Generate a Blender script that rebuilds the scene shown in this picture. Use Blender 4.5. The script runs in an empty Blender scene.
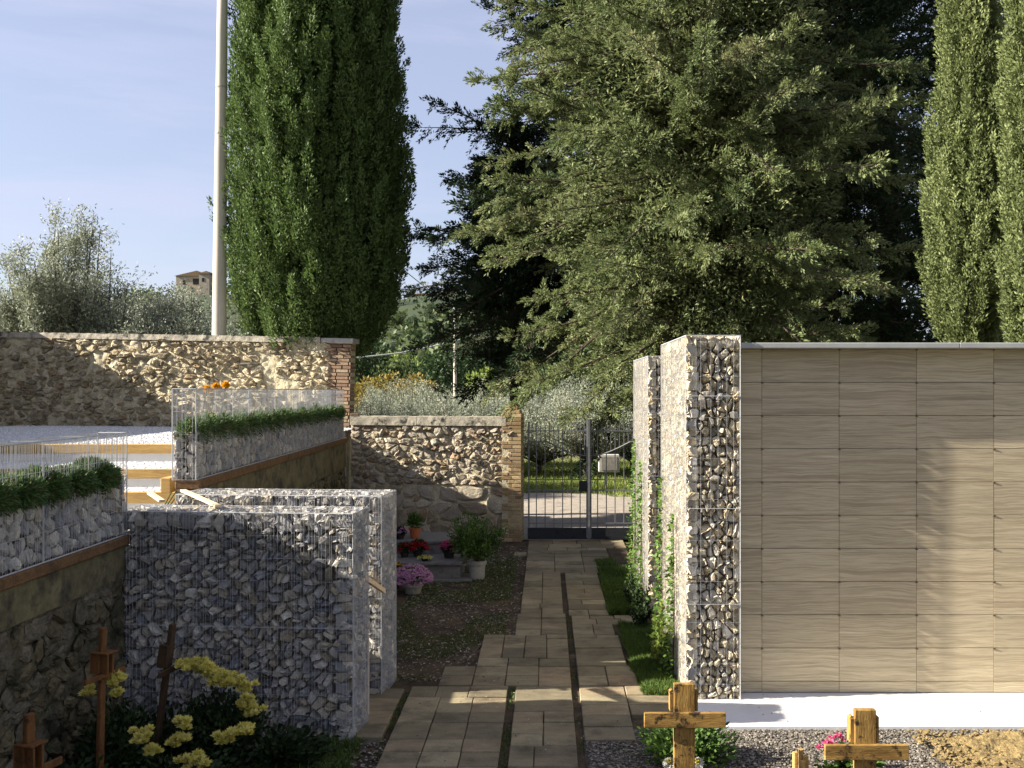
import bpy, math, random
import numpy as np
from mathutils import Vector, Matrix, noise as mnoise

C = bpy.context.scene.collection
PI = math.pi
F, CX, CY, H = 1000.0, 547.0, 390.0, 2.6

def at(px, py, Y):
    return ((px - CX) / F * Y, Y, H - (py - CY) / F * Y)

# ------------------------------------------------------------------ numpy noise
def _hash(i, j, k, s):
    n = (i * 73856093) ^ (j * 19349663) ^ (k * 83492791) ^ (s * 2654435761)
    n = (n ^ (n >> 13)) * 1274126177 & 0xffffffff
    n = n ^ (n >> 16)
    return (n & 0xffff) / 65535.0

def vnoise(p, s=0):
    p = np.asarray(p, float)
    f = np.floor(p).astype(np.int64)
    t = p - f
    t = t * t * (3 - 2 * t)
    r = 0
    for a in (0, 1):
        for b in (0, 1):
            for c in (0, 1):
                w = (t[:, 0] if a else 1 - t[:, 0]) * (t[:, 1] if b else 1 - t[:, 1]) * (t[:, 2] if c else 1 - t[:, 2])
                r = r + w * _hash(f[:, 0] + a, f[:, 1] + b, f[:, 2] + c, s)
    return r

def fbm(p, o=4, s=0):
    p = np.asarray(p, float)
    r = 0; a = .5
    for i in range(o):
        r = r + a * vnoise(p * (2 ** i), s + i * 17); a *= .5
    return r

# ------------------------------------------------------------------ mesh builder
class MB:
    def __init__(s):
        s.v = []; s.fs = []; s.r = []; s.m = []; s.n = 0
    def add(s, V, Fc, rnd=0.0, mi=0):
        """V (n,3); Fc (m,k) array of indices; rnd scalar or (m,)"""
        V = np.asarray(V, float).reshape(-1, 3); Fc = np.asarray(Fc, int)
        s.v.append(V); s.fs.append(Fc + s.n)
        s.r.append(np.broadcast_to(np.asarray(rnd, float), (len(Fc),)).copy())
        s.m.append(np.full(len(Fc), mi, int))
        s.n += len(V)
    def box(s, a, b, rnd=0.0, mi=0, M=None, bev=0.0):
        a = np.array(a, float); b = np.array(b, float)
        if bev <= 0:
            V = np.array([[x, y, z] for z in (0, 1) for y in (0, 1) for x in (0, 1)], float) * (b - a) + a
            Fq = np.array([[0, 2, 3, 1], [4, 5, 7, 6], [0, 1, 5, 4], [2, 6, 7, 3], [0, 4, 6, 2], [1, 3, 7, 5]])
            if M is not None: V = tf(V, M)
            s.add(V, Fq, rnd, mi); return
        c = (a + b) / 2; h = (b - a) / 2; V = []; idx = {}
        for ax in range(3):
            for sg in (-1, 1):
                for u in (-1, 1):
                    for w in (-1, 1):
                        d = [0, 0, 0]; o = [k for k in range(3) if k != ax]
                        p = np.zeros(3); p[ax] = sg * h[ax]; p[o[0]] = u * (h[o[0]] - bev); p[o[1]] = w * (h[o[1]] - bev)
                        d[ax] = sg; d[o[0]] = u; d[o[1]] = w
                        idx[(ax, tuple(d))] = len(V); V.append(p + c)
        q = []; t = []
        for ax in range(3):
            o = [k for k in range(3) if k != ax]
            for sg in (-1, 1):
                L = []
                for u, w in ((-1, -1), (1, -1), (1, 1), (-1, 1)):
                    d = [0, 0, 0]; d[ax] = sg; d[o[0]] = u; d[o[1]] = w; L.append(idx[(ax, tuple(d))])
                q.append(L)
        for ax in range(3):
            for a2 in range(ax + 1, 3):
                k = 3 - ax - a2
                for s1 in (-1, 1):
                    for s2 in (-1, 1):
                        d1 = [0, 0, 0]; d1[ax] = s1; d1[a2] = s2; d2 = list(d1); d1[k] = -1; d2[k] = 1
                        q.append([idx[(ax, tuple(d1))], idx[(ax, tuple(d2))], idx[(a2, tuple(d2))], idx[(a2, tuple(d1))]])
        for sx in (-1, 1):
            for sy in (-1, 1):
                for sz in (-1, 1):
                    d = (sx, sy, sz); t.append([idx[(0, d)], idx[(1, d)], idx[(2, d)]])
        V = np.array(V)
        if M is not None: V = tf(V, M)
        n0 = s.n
        s.add(V, q, rnd, mi)
        s.fs.append(np.array(t) + n0); s.r.append(np.full(len(t), float(rnd))); s.m.append(np.full(len(t), mi, int))
    def prisms(s, P0, P1, r, n=4, rnd=0.0, mi=0, r1=None, caps=True):
        P0 = np.asarray(P0, float).reshape(-1, 3); P1 = np.asarray(P1, float).reshape(-1, 3)
        d = P1 - P0; L = np.linalg.norm(d, axis=1, keepdims=True); d = d / np.maximum(L, 1e-9)
        up = np.where(np.abs(d[:, 2:3]) > .9, np.array([[1., 0, 0]]), np.array([[0, 0, 1.]]))
        u = np.cross(up, d); u /= np.linalg.norm(u, axis=1, keepdims=True); w = np.cross(d, u)
        r = np.broadcast_to(np.asarray(r, float), (len(P0),)); r1 = r if r1 is None else np.broadcast_to(np.asarray(r1, float), (len(P0),))
        a = np.arange(n) * 2 * PI / n + PI / n
        ring = np.cos(a)[None, :, None] * u[:, None, :] + np.sin(a)[None, :, None] * w[:, None, :]
        V = np.concatenate([P0[:, None, :] + ring * r[:, None, None], P1[:, None, :] + ring * r1[:, None, None]], 1)
        k = len(P0); base = (np.arange(k) * 2 * n)[:, None, None]
        i = np.arange(n); j = (i + 1) % n
        q = np.stack([i, j, j + n, i + n], 1)[None] + base
        rr = np.broadcast_to(np.asarray(rnd, float), (k,))
        n0 = s.n
        s.add(V.reshape(-1, 3), q.reshape(-1, 4), np.repeat(rr, n), mi)
        if caps:
            c = np.concatenate([(i[::-1])[None, None] + base, (i + n)[None, None] + base], 1).reshape(-1, n)
            s.fs.append(c + n0); s.r.append(np.repeat(rr, 2)); s.m.append(np.full(len(c), mi, int))
    def tube(s, pts, rad, n=6, rnd=0.0, mi=0):
        pts = np.asarray(pts, float); k = len(pts)
        rad = np.broadcast_to(np.asarray(rad, float), (k,))
        d = np.gradient(pts, axis=0); d /= np.maximum(np.linalg.norm(d, axis=1, keepdims=True), 1e-9)
        ref = np.array([1., 0, 0]) if abs(d[0, 2]) > .9 else np.array([0, 0, 1.])
        u = np.cross(ref, d); u /= np.maximum(np.linalg.norm(u, axis=1, keepdims=True), 1e-6); w = np.cross(d, u)
        a = np.arange(n) * 2 * PI / n
        V = pts[:, None] + rad[:, None, None] * (np.cos(a)[None, :, None] * u[:, None] + np.sin(a)[None, :, None] * w[:, None])
        q = [[i * n + j, i * n + (j + 1) % n, (i + 1) * n + (j + 1) % n, (i + 1) * n + j] for i in range(k - 1) for j in range(n)]
        n0 = s.n
        s.add(V.reshape(-1, 3), q, rnd, mi)
        s.fs.append(np.array([list(range(n))[::-1], [(k - 1) * n + j for j in range(n)]]) + n0); s.r.append(np.full(2, float(rnd))); s.m.append(np.full(2, mi, int))
    def lathe(s, prof, c, n=20, rnd=0.0, mi=0):
        prof = np.asarray(prof, float); k = len(prof); a = np.arange(n) * 2 * PI / n
        V = np.stack([prof[:, 0][:, None] * np.cos(a) + c[0], prof[:, 0][:, None] * np.sin(a) + c[1], np.repeat(prof[:, 1][:, None], n, 1) + c[2]], -1)
        q = [[i * n + j, i * n + (j + 1) % n, (i + 1) * n + (j + 1) % n, (i + 1) * n + j] for i in range(k - 1) for j in range(n)]
        s.add(V.reshape(-1, 3), q, rnd, mi)
    def leaves(s, P, D, L, W, rnd, rng, mi=0, N=None, curl=0.0):
        """one rhombic leaf per row: base P, direction D, length L, width W"""
        P = np.asarray(P, float); D = np.asarray(D, float); k = len(P)
        if k == 0: return
        D = D / np.maximum(np.linalg.norm(D, axis=1, keepdims=True), 1e-9)
        L = np.broadcast_to(np.asarray(L, float), (k,))[:, None]; W = np.broadcast_to(np.asarray(W, float), (k,))[:, None]
        if N is None: N = rng.normal(size=(k, 3))
        S = np.cross(D, N); S /= np.maximum(np.linalg.norm(S, axis=1, keepdims=True), 1e-9)
        U = np.cross(S, D)
        V = np.stack([P, P + D * L * .45 + S * W * .5 + U * L * curl, P + D * L, P + D * L * .45 - S * W * .5 + U * L * curl], 1).reshape(-1, 3)
        q = np.arange(k * 4).reshape(k, 4)
        s.add(V, q, rnd, mi)
    def build(s, name, mats, parent=None, org=None, smooth=False):
        me = bpy.data.meshes.new(name)
        V = np.concatenate(s.v) if s.v else np.zeros((0, 3))
        o0 = np.array(parent['_o'] if (parent is not None and org is None) else (org if org is not None else (0, 0, 0)), float)
        V = V - o0
        nv = len(V); sizes = np.concatenate([np.full(len(f), f.shape[1], int) for f in s.fs])
        idx = np.concatenate([f.reshape(-1) for f in s.fs])
        me.vertices.add(nv); me.vertices.foreach_set('co', V.astype(np.float32).ravel())
        me.loops.add(len(idx)); me.loops.foreach_set('vertex_index', idx.astype(np.int32))
        me.polygons.add(len(sizes))
        st = np.concatenate([[0], np.cumsum(sizes)[:-1]]).astype(np.int32)
        me.polygons.foreach_set('loop_start', st); me.polygons.foreach_set('loop_total', sizes.astype(np.int32))
        me.polygons.foreach_set('material_index', np.concatenate(s.m).astype(np.int32))
        me.polygons.foreach_set('use_smooth', np.full(len(sizes), bool(smooth)))
        at_ = me.attributes.new('rnd', 'FLOAT', 'FACE')
        at_.data.foreach_set('value', np.concatenate(s.r).astype(np.float32))
        me.update(calc_edges=True)
        for m in (mats if isinstance(mats, (list, tuple)) else [mats]): me.materials.append(m)
        o = bpy.data.objects.new(name, me); C.objects.link(o)
        if parent is not None: o.parent = parent
        elif org is not None: o.location = tuple(org)
        return o

def tf(V, M):
    M = np.array(M); return np.asarray(V) @ M[:3, :3].T + M[:3, 3]

def thing(name, label, cat, loc, group=None):
    o = bpy.data.objects.new(name, None); C.objects.link(o); o.location = loc
    o.empty_display_size = .1
    o['_o'] = list(map(float, loc)); o['label'] = label; o['category'] = cat
    if group: o['group'] = group
    return o

def tag(o, label=None, cat=None, group=None, kind=None):
    if label: o['label'] = label
    if cat: o['category'] = cat
    if group: o['group'] = group
    if kind: o['kind'] = kind
    return o

def kids(o): return [c for c in bpy.data.objects if c.parent == o]
def copy_tree(o, loc, rz=0, sc=1.0, label=None, group=None):
    r = o.copy(); C.objects.link(r); r.location = loc; r.rotation_euler = (0, 0, rz)
    r.scale = (sc,) * 3 if not isinstance(sc, tuple) else sc
    if label: r['label'] = label
    if group: r['group'] = group
    for ch in kids(o):
        c = ch.copy(); C.objects.link(c); c.parent = r
        for g in kids(ch):
            d = g.copy(); C.objects.link(d); d.parent = c
    return r

# ------------------------------------------------------------------ materials
def hexc(h):
    c = [int(h[i:i + 2], 16) / 255 for i in (0, 2, 4)]
    return tuple((x / 12.92 if x <= .04045 else ((x + .055) / 1.055) ** 2.4) for x in c) + (1,)

class NT:
    def __init__(s, name):
        s.m = bpy.data.materials.new(name); s.m.use_nodes = True; s.t = s.m.node_tree; s.t.nodes.clear()
    def n(s, typ, **kw):
        nd = s.t.nodes.new(typ)
        for k, v in kw.items():
            if k.startswith('i_'): nd.inputs[int(k[2:]) if k[2:].isdigit() else k[2:].replace('_', ' ')].default_value = v
            else: setattr(nd, k, v)
        return nd
    def l(s, a, b): s.t.links.new(a, b)

def mat(name, cols, by='rnd', rough=.85, ns=6.0, namt=.25, fs=0.0, famt=.2, bump=0.0, bs=40.0, bd=.01, transl=0.0, spec=.3, stretch=(1, 1, 1), metal=0.0, fac_ns=3.0, stains=None):
    T = NT(name)
    tc = T.n('ShaderNodeTexCoord'); mp = T.n('ShaderNodeMapping'); mp.inputs['Scale'].default_value = stretch
    T.l(tc.outputs['Object'], mp.inputs['Vector'])
    if by == 'rnd':
        a = T.n('ShaderNodeAttribute', attribute_name='rnd'); fac = a.outputs['Fac']
    else:
        a = T.n('ShaderNodeTexNoise'); a.inputs['Scale'].default_value = fac_ns; a.inputs['Detail'].default_value = 6; a.inputs['Roughness'].default_value = .65
        T.l(mp.outputs[0], a.inputs['Vector'])
        mr0 = T.n('ShaderNodeMapRange'); mr0.inputs[1].default_value = .3; mr0.inputs[2].default_value = .7
        T.l(a.outputs['Fac'], mr0.inputs[0]); fac = mr0.outputs[0]
    cr = T.n('ShaderNodeValToRGB'); el = cr.color_ramp.elements
    cs = [hexc(c) if isinstance(c, str) else tuple(c) + (1,) for c in cols]
    while len(el) < len(cs): el.new(.5)
    while len(el) > max(len(cs), 1): el.remove(el[-1])
    for i, c in enumerate(cs):
        el[i].position = i / max(len(cs) - 1, 1); el[i].color = c
    T.l(fac, cr.inputs[0]); col = cr.outputs[0]
    for sc_, am in ((ns, namt), (fs, famt)):
        if sc_ > 0 and am > 0:
            nz = T.n('ShaderNodeTexNoise'); nz.inputs['Scale'].default_value = sc_; nz.inputs['Detail'].default_value = 5; nz.inputs['Roughness'].default_value = .6
            T.l(mp.outputs[0], nz.inputs['Vector'])
            mr = T.n('ShaderNodeMapRange'); mr.inputs[1].default_value = .25; mr.inputs[2].default_value = .75; mr.inputs[3].default_value = 1 - am; mr.inputs[4].default_value = 1 + am
            T.l(nz.outputs['Fac'], mr.inputs[0])
            mx = T.n('ShaderNodeMix', data_type='RGBA', blend_type='MULTIPLY'); mx.inputs[0].default_value = 1
            T.l(col, mx.inputs[6]); T.l(mr.outputs[0], mx.inputs[7]); col = mx.outputs[2]
    if stains:   # (colour, scale, low, high)
        sc_, lo, hi = stains[1:4]
        nz = T.n('ShaderNodeTexNoise'); nz.inputs['Scale'].default_value = sc_; nz.inputs['Detail'].default_value = 7; nz.inputs['Roughness'].default_value = .7
        T.l(tc.outputs['Object'], nz.inputs['Vector'])
        mr = T.n('ShaderNodeMapRange'); mr.inputs[1].default_value = lo; mr.inputs[2].default_value = hi
        T.l(nz.outputs['Fac'], mr.inputs[0])
        mx = T.n('ShaderNodeMix', data_type='RGBA'); T.l(mr.outputs[0], mx.inputs[0]); T.l(col, mx.inputs[6]); mx.inputs[7].default_value = hexc(stains[0]); col = mx.outputs[2]
    b = T.n('ShaderNodeBsdfPrincipled'); b.inputs['Roughness'].default_value = rough; b.inputs['Metallic'].default_value = metal
    b.inputs['Specular IOR Level'].default_value = spec
    T.l(col, b.inputs['Base Color'])
    if bump > 0:
        nz = T.n('ShaderNodeTexNoise'); nz.inputs['Scale'].default_value = bs; nz.inputs['Detail'].default_value = 6; nz.inputs['Roughness'].default_value = .65
        T.l(mp.outputs[0], nz.inputs['Vector'])
        bp = T.n('ShaderNodeBump'); bp.inputs['Strength'].default_value = bump; bp.inputs['Distance'].default_value = bd
        T.l(nz.outputs['Fac'], bp.inputs['Height']); T.l(bp.outputs[0], b.inputs['Normal'])
    out = T.n('ShaderNodeOutputMaterial'); sh = b.outputs[0]
    if transl > 0:
        tr = T.n('ShaderNodeBsdfTranslucent'); T.l(col, tr.inputs['Color'])
        ms = T.n('ShaderNodeMixShader'); ms.inputs[0].default_value = transl
        T.l(sh, ms.inputs[1]); T.l(tr.outputs[0], ms.inputs[2]); sh = ms.outputs[0]
    T.l(sh, out.inputs['Surface'])
    return T.m

def leafmat(name, cols, transl=.25, rough=.6, spec=.25): return mat(name, cols, rough=rough, ns=0, fs=0, transl=transl, spec=spec)

M = {}
M['stone'] = mat('gabion_stone', ['6f6d6c', '8d8a86', 'a6a096', '7b7d82', 'b9b2a4', '958a76', 'c6c0b2', '84807c'], ns=18, namt=.25, fs=90, famt=.25, bump=.5, bs=60, bd=.01)  # bluish greys mixed in to carry the sky tint of the shaded gabions
M['fill'] = mat('gabion_core', ['5a554d', '6a645a'], by='noise', ns=30, namt=.4)
M['wire'] = mat('galvanised_wire', ['a3a4a4', 'b4b5b4', '979898'], by='noise', rough=.5, metal=.05, spec=.5, ns=0, fac_ns=9)
M['rubble'] = mat('rubble_stone', ['8f846a', 'a2967a', 'b4a88c', '847a64', '988b6c', 'bdb196', '8d7a5c', '78715f'], ns=9, namt=.3, fs=45, famt=.35, bump=.9, bs=30, bd=.03)
M['squared'] = mat('squared_stone', ['8d8270', '9d9280', 'aca18c', '827866', '94866c', '9b9486', '8a745c', '7a7366'], ns=7, namt=.3, fs=40, famt=.3, bump=.8, bs=30, bd=.02)
M['mortar'] = mat('lime_mortar', ['aaa080', 'bbb092', '9a9074'], by='noise', fac_ns=2.5, ns=12, namt=.25, fs=60, famt=.25, bump=.8, bs=30, bd=.03)
M['cap_stone'] = mat('weathered_coping', ['8c8677', 'a59d8b', '6b665a'], by='noise', fac_ns=5, ns=20, namt=.3, fs=80, famt=.3, bump=.6, bs=60, bd=.012, stains=('34322b', 6, .52, .62))
M['plaster'] = mat('mossy_old_plaster', ['5e5640', '6e6449', '504a36', '6a6250', '474331'], ns=9, namt=.4, fs=40, famt=.4, bump=1, bs=14, bd=.04, stains=('33311f', 3.5, .52, .64))
M['render'] = mat('ochre_render', ['5e563e', '6c6448', '504a38'], by='noise', fac_ns=2, ns=5, namt=.3, fs=25, famt=.3, bump=.4, bs=25, bd=.01, stains=('39342a', 4, .48, .66))
M['coping'] = mat('terracotta_coping', ['5c442c', '6b5033', '4a3827'], by='noise', fac_ns=4, ns=15, namt=.3, fs=60, famt=.3, bump=.4, bs=40)
M['brick'] = mat('yellow_brick', ['8e7a56', 'a18a64', 'b49d78', '7c6848', '957a58', '8a745a'], ns=20, namt=.2, fs=80, famt=.2, bump=.4, bs=70, bd=.006)
M['redbrick'] = mat('old_red_brick', ['7c6450', '8c745c', '6c5444', '98886f'], ns=20, namt=.25, fs=80, famt=.25, bump=.4, bs=70, bd=.006)
M['slab'] = mat('sandstone_slab', ['625a48', '7a7058', '91866a', '6e654f', '857a60', '68604c', '7c7058', '8a7a60'], ns=5, namt=.25, fs=60, famt=.22, bump=.4, bs=50, bd=.006, stretch=(1, 2.2, 1), stains=('4a4334', 2.2, .5, .72))
M['soil'] = mat('earth', ['443828', '564834', '382e22', '625440'], by='noise', fac_ns=1.6, ns=8, namt=.35, fs=60, famt=.4, bump=1, bs=50, bd=.03)
M['clay'] = mat('yellow_clay', ['7a6844', '8e7a50', '665638'], by='noise', fac_ns=6, ns=20, namt=.3, fs=80, famt=.35, bump=1, bs=40, bd=.03)
M['pebble'] = mat('gravel_pebble', ['4f4a44', '655f56', '787064', '403c38', '8d8577', '5c554b', 'a8a092'], ns=40, namt=.2)
M['gravelbed'] = mat('gravel_bed', ['3f3b36', '524c44', '36332f'], by='noise', fac_ns=30, ns=60, namt=.35, fs=150, famt=.35, bump=1, bs=120, bd=.02)
M['whitegravel'] = mat('white_gravel', ['b9b9b9', 'd4d4d2', 'c4c4c4', 'e0dfdc'], ns=30, namt=.1)
M['whitebed'] = mat('white_gravel_bed', ['a9a9aa', 'c9c9c9'], by='noise', fac_ns=60, ns=90, namt=.25, bump=1, bs=90, bd=.02)
M['whitestone'] = mat('white_marble_paving', ['d0cec9', 'dbd9d4', 'd4d3cf'], by='noise', fac_ns=1.5, ns=4, namt=.04, fs=60, famt=.04, rough=.6, stains=('8a7f70', 16, .70, .74))
M['greystone'] = mat('grey_granite', ['5b5955', '6b6864', '504e4b'], by='noise', fac_ns=6, ns=20, namt=.2, fs=120, famt=.2, bump=.2, bs=80, bd=.004, rough=.65)
M['capmetal'] = mat('pale_coping_stone', ['9c9c98', 'aaaaa4'], by='noise', fac_ns=2, ns=6, namt=.1, rough=.6)
M['concrete'] = mat('grey_concrete', ['8d8a82', '9c988e', '7e7b74'], by='noise', fac_ns=4, ns=12, namt=.18, fs=60, famt=.15, bump=.3, bs=60, bd=.006)
M['poleconc'] = mat('pole_concrete', ['a9a294', 'b6ae9f', '98917f'], by='noise', fac_ns=2, ns=8, namt=.12, stretch=(1, 1, .25))
M['timber'] = mat('yellow_timber', ['a5834c', 'b4935a', '937342'], by='noise', fac_ns=3, ns=10, namt=.25, fs=50, famt=.2, bump=.3, bs=30, bd=.006, stretch=(.3, 3, 3))
M['crosswood'] = mat('varnished_cross_wood', ['8c6a34', '9c7c44', '7a5c30', 'a3854e'], by='noise', fac_ns=5, ns=14, namt=.3, fs=70, famt=.35, bump=.6, bs=40, bd=.006, stretch=(2.5, 2.5, .4), stains=('3a2e20', 12, .54, .62), rough=.8, spec=.15)
M['crossbarwood'] = mat('varnished_crossbar_wood', ['8c6a34', '9c7c44', '7a5c30', 'a3854e'], by='noise', fac_ns=5, ns=14, namt=.3, fs=70, famt=.35, bump=.6, bs=40, bd=.006, stretch=(.4, .4, 3), stains=('3a2e20', 12, .54, .62), rough=.8, spec=.15)
M['redwood'] = mat('reddish_cross_wood', ['5a3a1e', '6a4624', '4a2f17'], by='noise', fac_ns=6, ns=14, namt=.3, fs=60, famt=.25, bump=.3, bs=40, bd=.004, stretch=(2, 2, .6), stains=('2a1d12', 10, .55, .65))
M['darkwood'] = mat('weathered_dark_wood', ['33261b', '44321f', '291f17'], by='noise', fac_ns=6, ns=14, namt=.3, bump=.3, bs=40, bd=.004)
M['palewood'] = mat('pale_batten_wood', ['bfa987', 'cdb795', 'b09a78'], by='noise', fac_ns=5, ns=20, namt=.2, stretch=(.5, 3, 3))
M['darkglass'] = mat('dark_plaque', ['17130f'], by='rnd', rough=.3, ns=0)
M['iron'] = mat('grey_painted_iron', ['6a6b6b', '787878', '606060'], by='noise', fac_ns=6, ns=20, namt=.15, rough=.5, spec=.4)
M['ironpanel'] = mat('dark_iron_sheet', ['26272a', '303134', '1f2022'], by='noise', fac_ns=10, ns=30, namt=.2, rough=.6)
M['terracotta'] = mat('terracotta', ['9a5330', 'a8623c', '8b4a2b'], by='noise', fac_ns=6, ns=20, namt=.2)
M['plastic'] = mat('dark_pot', ['2a2622', '332d28'], by='noise', fac_ns=6, ns=0)
M['bark'] = mat('dark_bark', ['3f342a', '4e4236', '322a23'], by='noise', fac_ns=4, ns=12, namt=.3, fs=40, famt=.3, bump=1, bs=14, bd=.03, stretch=(3, 3, .6))
M['greybark'] = mat('olive_bark', ['554d42', '6a6155', '443e36'], by='noise', fac_ns=4, ns=12, namt=.3, bump=1, bs=14, bd=.03, stretch=(3, 3, .8))
M['road'] = mat('pale_gravel_road', ['857c70', '9a9083', '746c61'], by='noise', fac_ns=2, ns=9, namt=.2, fs=60, famt=.25, bump=.6, bs=50, bd=.02)
M['field'] = mat('meadow_ground', ['47502a', '5b6234', '6b6440', '3c4424'], by='noise', fac_ns=.5, ns=3, namt=.3, fs=20, famt=.3)
M['hill'] = mat('hill_ground', ['2a351e', '343f24', '3c4228'], by='noise', fac_ns=.04, ns=.3, namt=.3)
M['housewall'] = mat('old_plaster_wall', ['8d8474', '9b917f', '7e7566'], by='noise', fac_ns=.6, ns=2, namt=.15)
M['townwall'] = mat('old_town_wall', ['7a6f60', '8c8070', '6a6054'], by='noise', fac_ns=.3, ns=1, namt=.2)
M['roof'] = mat('terracotta_roof', ['5c4a36', '6a563e', '504030'], by='noise', fac_ns=1.5, ns=4, namt=.25)
M['window'] = mat('dark_window', ['1c1b1a'], ns=0, rough=.3)
M['cable'] = mat('pale_cable', ['a9a9a4'], ns=0)
M['darkcable'] = mat('dark_cable', ['3a3a3a'], ns=0)
M['cabinet'] = mat('grey_cabinet', ['a5a49f', 'b3b2ad'], by='noise', fac_ns=4, ns=10, namt=.12)
M['whitepaint'] = mat('white_patch', ['e0e0dc'], ns=0)
# foliage
M['cypress'] = leafmat('cypress_foliage', ['3c4c26', '4c5e30', '5e723c', '546837', '6e8048'], .28)
M['cypress_y'] = leafmat('cypress_yellow_foliage', ['566036', '667044', '767f50', '858e5c'], .28)
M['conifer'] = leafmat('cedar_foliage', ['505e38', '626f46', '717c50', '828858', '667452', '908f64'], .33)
M['conifer_shade'] = leafmat('shaded_conifer_foliage', ['222f1a', '2a3a20', '344527', '2e3e26'], .15)  # leaf colours darkened to carry the shade lying on these conifers
M['olive'] = leafmat('olive_foliage', ['687058', '7e846a', '929682', 'a4a898', '565e46'], .25)
M['hillgreen'] = leafmat('hill_tree_foliage', ['39482a', '455430', '525f36', '5e663c'], .25)
M['hilldark'] = leafmat('hill_dark_foliage', ['2c3d22', '384a2a', '445632'], .2)
M['hillgold'] = leafmat('autumn_gold_foliage', ['6a5c2a', '7c6c2c', '887634', '5e6030'], .25)
M['lightgreen'] = leafmat('light_green_foliage', ['5a6c2c', '6a7a34', '7a8640'], .3)
M['ivy'] = leafmat('climber_leaf', ['35501e', '486628', '5e7a34', '7a9048'], .3)
M['shrub'] = leafmat('shrub_leaf', ['30461c', '3f5824', '4f6a2c', '5c7636'], .25)
M['darkleaf'] = leafmat('dark_leaf', ['1e2b14', '28371a', '324420'], .2)
M['sedum'] = leafmat('planter_foliage', ['2c4420', '3a5628', '4a6634', '58703c', '6a6438', '54482c'], .25)
M['grass'] = leafmat('lawn_grass', ['3c4f22', '4a602a', '5a7032', '687a3a'], .3)
M['wildgrass'] = leafmat('meadow_grass', ['4d6424', '64792c', '7f8c3c', '8f8a50'], .3)
M['weed'] = leafmat('weed_grass', ['37491c', '465a24', '5c6a34'], .25)
M['litter'] = leafmat('leaf_litter', ['5a4530', '77644a', 'a09480', '483523', 'b4aca0'], .1)
M['yellow'] = leafmat('yellow_petal', ['d2c650', 'dcd26a', 'e2da90', 'c8ba46'], .3)
M['orange'] = leafmat('orange_yellow_petal', ['d8a018', 'e0b020', 'd89010'], .3)
M['pink'] = leafmat('lilac_petal', ['b883a6', 'c998b8', 'd9b0cc', 'a86f96'], .3)
M['magenta'] = leafmat('magenta_petal', ['b0305e', 'c8487a', 'd8708e', '98244c'], .3)
M['red'] = leafmat('red_petal', ['9a1c20', 'b22a2a', '85161c'], .3)
M['white'] = leafmat('white_petal', ['d8d8d0', 'e4e4de'], .3)

M['stone_sunlit'] = mat('sunlit_gabion_stone', ['968d7a', 'b3a68a', 'c8bc9e', '97948e', 'd6cbb2', 'bba882', 'dcd3c0', 'a99e8a'], ns=18, namt=.25, fs=90, famt=.25, bump=.5, bs=60, bd=.01)  # lighter warm copy, sunlight on the tall fins put into the colour

# ------------------------------------------------------------------ stones
def vcells(W, Ht, sx, sy, seed, jit=.38, drop=.1, extra=.1):
    rg = random.Random(seed)
    nx = max(1, int(round(W / sx))); ny = max(1, int(round(Ht / sy)))
    P = []
    for j in range(ny):
        for i in range(nx + 1):
            if rg.random() < drop: continue
            P.append(((i + (.5 if j % 2 else 0) + rg.uniform(-jit, jit)) * W / nx, (j + .5 + rg.uniform(-jit, jit)) * Ht / ny))
    for _ in range(int(len(P) * extra)): P.append((rg.uniform(0, W), rg.uniform(0, Ht)))
    P = np.array([p for p in P if -.3 * sx < p[0] < W + .3 * sx])
    S = P / np.array([sx, sy]); out = []
    for i in range(len(P)):
        c = S[i]; d = ((S - c) ** 2).sum(1); o = np.argsort(d)[1:20]
        poly = [(0 - .0, 0.), (W, 0.), (W, Ht), (0., Ht)]
        poly = [(x / sx, y / sy) for x, y in poly]
        for j in o:
            if d[j] < 1e-8: continue
            nx_, ny_ = S[j] - c; mx, my = (S[j] + c) / 2; k = nx_ * mx + ny_ * my
            new = []; L = len(poly)
            for a in range(L):
                p = poly[a]; q = poly[(a + 1) % L]
                fp = nx_ * p[0] + ny_ * p[1] - k; fq = nx_ * q[0] + ny_ * q[1] - k
                if fp <= 0: new.append(p)
                if fp * fq < 0:
                    t = fp / (fp - fq); new.append((p[0] + t * (q[0] - p[0]), p[1] + t * (q[1] - p[1])))
            poly = new
            if len(poly) < 3: break
        if len(poly) >= 3: out.append(np.array([(x * sx, y * sy) for x, y in poly]))
    return out

def chaikin(p, t=.25):
    q = np.roll(p, -1, 0)
    return np.stack([p * (1 - t) + q * t, p * t + q * (1 - t)], 1).reshape(-1, 2)

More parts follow.
